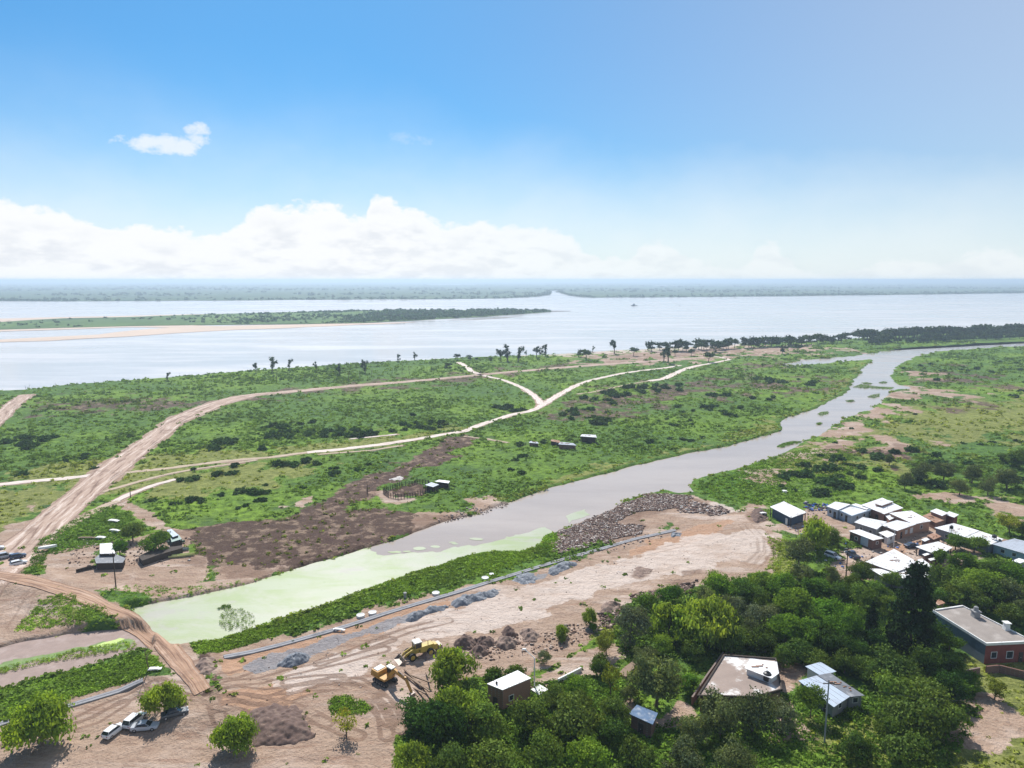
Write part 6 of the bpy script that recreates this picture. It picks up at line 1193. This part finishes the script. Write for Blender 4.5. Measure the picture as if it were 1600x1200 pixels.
# wheel loader with a scoop in front and a counterweight behind
p = G(652, 1026); r = thing('wheel_loader', 'yellow wheel loader with a cream cab roof, its scoop resting on the ground', 'wheel loader', (p.x, p.y, zat(p.x, p.y)), radians(-148))
bm = bmesh.new(); bx(bm, -3.4, -.3, -.95, .95, 1.0, 2.15, .12, .15); bx(bm, -4.2, -3.4, -.9, .9, .8, 1.9, .08, .1); bx(bm, -.3, 1.5, -.55, .55, .9, 1.7, .1, .08); bm_obj('body', bm, M_yel, r, bevel=.04)
cab(r, -.7, .75, -.8, .8, 1.75, 3.2, M_yel, M_cream)
for x_ in (-2.4, 1.5):
    for s_ in (-1, 1): wheel(r, x_, s_*1.15, .78, .5, 'loader_wheel')
for s_ in (-1, 1):
    bm = bmesh.new(); prism(bm, [(.6, 1.9), (1.0, 2.1), (2.6, 1.5), (3.5, .5), (3.3, .25), (2.4, 1.1), (.7, 1.6)], s_*.5-.1, s_*.5+.1); bm_obj('lift_arm', bm, M_yel, r)
    bm = bmesh.new(); cyl(bm, (1.0, s_*.3, 1.3), (2.7, s_*.3, 1.35), .08, .08, 8); bm_obj('hydraulic_ram', bm, M_steel, r)
bm = bmesh.new(); prism(bm, [(3.2, .95), (3.3, 1.0), (3.35, .25), (4.5, .08), (4.5, .0), (3.3, .02), (3.1, .3)], -1.35, 1.35); prism(bm, [(3.2, 1.0), (3.35, .1), (4.45, .08)], -1.42, -1.34); prism(bm, [(3.2, 1.0), (3.35, .1), (4.45, .08)], 1.34, 1.42); bm_obj('scoop', bm, M_steel, r)
bm = bmesh.new(); cyl(bm, (-2.2, .4, 2.1), (-2.2, .4, 2.9), .07, .07, 8); bm_obj('exhaust_pipe', bm, M_dark, r)
bm = bmesh.new(); bx(bm, -5.2, -4.3, -1.0, 1.0, .5, 1.5, .1, .05); bx(bm, -4.35, -4.1, -.4, .4, .7, 1.2); bm_obj('rear_box', bm, M_steel, r)
# excavator, boom stretched toward the planks
p = G(602, 1066); r = thing('excavator', 'orange excavator with its long boom lowered toward a pile of planks', 'excavator', (p.x, p.y, zat(p.x, p.y)), radians(-40))
for s_ in (-1, 1):
    bm = bmesh.new(); prism(bm, [(-1.9, .2), (-1.5, 0), (1.5, 0), (1.9, .2), (2.0, .5), (1.7, .85), (-1.7, .85), (-2.0, .5)], s_*1.15-.28, s_*1.15+.28); t_ = bm_obj('crawler_track', bm, M_dark, r)
    for i in range(5): bm = bmesh.new(); x_ = -1.4+i*.7; cyl(bm, (x_, s_*1.44, .35), (x_, s_*1.48, .35), .2, .18, 10); bm_obj('roller', bm, M_steel, t_)
bm = bmesh.new(); bx(bm, -1.2, 1.2, -.9, .9, .45, .95); bm_obj('undercarriage', bm, M_dark, r)
bm = bmesh.new(); bx(bm, -2.6, 1.3, -1.3, 1.3, 1.0, 1.45); bx(bm, -2.65, -.5, -1.3, 1.3, 1.45, 2.2, .15, .12); bm_obj('body', bm, M_org, r, bevel=.05)
cab(r, .0, 1.5, .35, 1.25, 1.45, 2.95, M_org, M_cream)
bm = bmesh.new(); bx(bm, -2.3, -1.0, -.9, .9, 2.2, 2.32); bm_obj('engine_cover', bm, M_white, r)
bm = bmesh.new(); prism(bm, [(1.0, 1.4), (1.6, 1.3), (3.2, 3.3), (6.0, 2.9), (6.1, 3.3), (3.1, 4.0), (1.6, 2.4)], -.45, -.05); bm_obj('boom', bm, M_org, r)
bm = bmesh.new(); prism(bm, [(5.6, 3.5), (6.2, 3.5), (7.9, 1.0), (7.6, .85)], -.42, -.08); bm_obj('stick', bm, M_org, r)
bm = bmesh.new(); cyl(bm, (1.6, -.25, 1.6), (3.0, -.25, 2.9), .1, .1, 8); cyl(bm, (4.0, -.25, 3.9), (5.7, -.25, 3.6), .09, .09, 8); bm_obj('hydraulic_ram', bm, M_steel, r)
bm = bmesh.new(); prism(bm, [(7.5, 1.2), (8.1, 1.1), (8.2, .5), (7.8, .05), (7.2, .1), (7.1, .3), (7.6, .35), (7.75, .6), (7.4, .9)], -.7, .2); bm_obj('bucket', bm, M_steel, r)
for i, (px, py, L_, a, z_) in enumerate([(645, 1062, 7, -.95, .35), (650, 1070, 7.5, -.85, .5), (656, 1066, 6, -.7, .7), (660, 1074, 7, -1.05, .35), (652, 1080, 6, -.9, .25), (668, 1062, 4, -1.3, .9)]):
    p = G(px, py); bm = bmesh.new(); bx(bm, -L_/2, L_/2, -.14, .14, -.08, .12); o = bm_obj('plank', bm, M_wood, label='long plank in the loose pile beside the excavator bucket', category='plank', group='planks piled beside the excavator bucket'); o.location = (p.x, p.y, zat(p.x, p.y)+z_); o.rotation_euler = (0, -.06*i, a)
# boats
def boat(px, py, L_, wd, a, m, label, flip=False, z_=0):
    p = G(px, py); bm = bmesh.new(); R_ = []; n_ = 9
    for i in range(n_):
        t = i/(n_-1); s_ = (math.sin(pi*min(1, t*.92+.08)))**.6 if t > 0 else .5; w2 = wd/2*s_+.02; x_ = (t-.5)*L_; k_ = .12+.25*t**3
        R_.append([bm.verts.new(q) for q in ((x_, -w2, .55+k_*.6), (x_, -w2*.75, .12), (x_, 0, .0+k_*.3), (x_, w2*.75, .12), (x_, w2, .55+k_*.6), (x_, w2*.85, .55+k_*.6), (x_, w2*.6, .2), (x_, -w2*.6, .2), (x_, -w2*.85, .55+k_*.6))])
    for A_, B_ in zip(R_[:-1], R_[1:]):
        for i in range(9): bm.faces.new((A_[i], A_[(i+1) % 9], B_[(i+1) % 9], B_[i]))
    bm.faces.new(R_[0]); bm.faces.new(R_[-1][::-1]); bmesh.ops.recalc_face_normals(bm, faces=bm.faces[:])
    r = thing('rowing_boat', label, 'boat', (p.x, p.y, zat(p.x, p.y)+z_+(.65 if flip else 0)), a); 
    if flip: r.rotation_euler = (pi, 0, a)
    bm_obj('hull', bm, m, r)
    for x_ in (-.2, .15): bm2 = bmesh.new(); bx(bm2, x_*L_-.12, x_*L_+.12, -wd*.38, wd*.38, .42, .48); bm_obj('bench', bm2, M_wood, r)
boat(284, 869, 6.6, 1.3, .28, mat('yellow_green_hull', (.52, .55, .22), .6, .15), 'yellow-green wooden boat on the ground, nearest of the two by the pond')
boat(278, 861, 5.6, 1.1, .33, mat('faded_blue_hull', (.22, .26, .28), .6, .2), 'faded dark boat lying behind the yellow-green one'); boat(75, 860, 4.4, 1.4, .55, M_white, 'white overturned boat on trestles at the left end of the homestead', True, .8)
boat(276, 849, 4.5, 1.3, .2, mat('dark_green_hull', (.06, .12, .09), .6, .2), 'dark green boat under the tarpaulin roof', True, .3)
# work boat out on the river
p = G(991, 478, 0); r = thing('work_boat', 'small dark work boat far out on the river', 'boat', (p.x, p.y, 0), .15)
bm = bmesh.new(); prism(bm, [(-9, 0), (-9, 1.6), (6, 1.6), (9.5, 2.3), (8, 0)], -2.6, 2.6); bm_obj('hull', bm, M_dark, r); bm = bmesh.new(); bx(bm, -5, 1, -2, 2, 1.6, 4.6, .3, .2); bx(bm, -3, 0, -1.5, 1.5, 4.6, 6.4, .2, .2); bm_obj('cabin', bm, M_gblue, r); bm = bmesh.new(); cyl(bm, (2, 0, 1.6), (2, 0, 8.5), .2, .1, 6); bm_obj('mast', bm, M_dark, r)
p = G(1062, 478, 0); r = thing('buoy', 'tiny dark buoy on the river right of the work boat', 'buoy', (p.x, p.y, -.2)); bm = bmesh.new(); cyl(bm, (0, 0, 0), (0, 0, 1.2), 1.3, 1.2, 10); bm_obj('float', bm, M_dark, r); bm = bmesh.new(); cyl(bm, (0, 0, 1.2), (0, 0, 3.4), .4, .15, 8); bm_obj('topmark', bm, M_redp, r)

# ------------------------------------------------------------------ labels shared inside small families get their place from the left
ORD = 'first second third fourth fifth sixth seventh eighth ninth tenth eleventh twelfth thirteenth fourteenth fifteenth sixteenth seventeenth eighteenth nineteenth twentieth twenty-first twenty-second twenty-third twenty-fourth twenty-fifth twenty-sixth'.split()
fam = {}
for o in COL.objects:
    if 'label' in o and o.parent is None: fam.setdefault(o['label'], []).append(o)
for lab, os_ in fam.items():
    if 1 < len(os_) <= 26:
        os_.sort(key=lambda o: o.location.x/max(o.location.y, 1))
        for i, o in enumerate(os_): o['label'] = lab+', '+('leftmost' if i == 0 else 'rightmost' if i == len(os_)-1 else ORD[i]+' from the left')
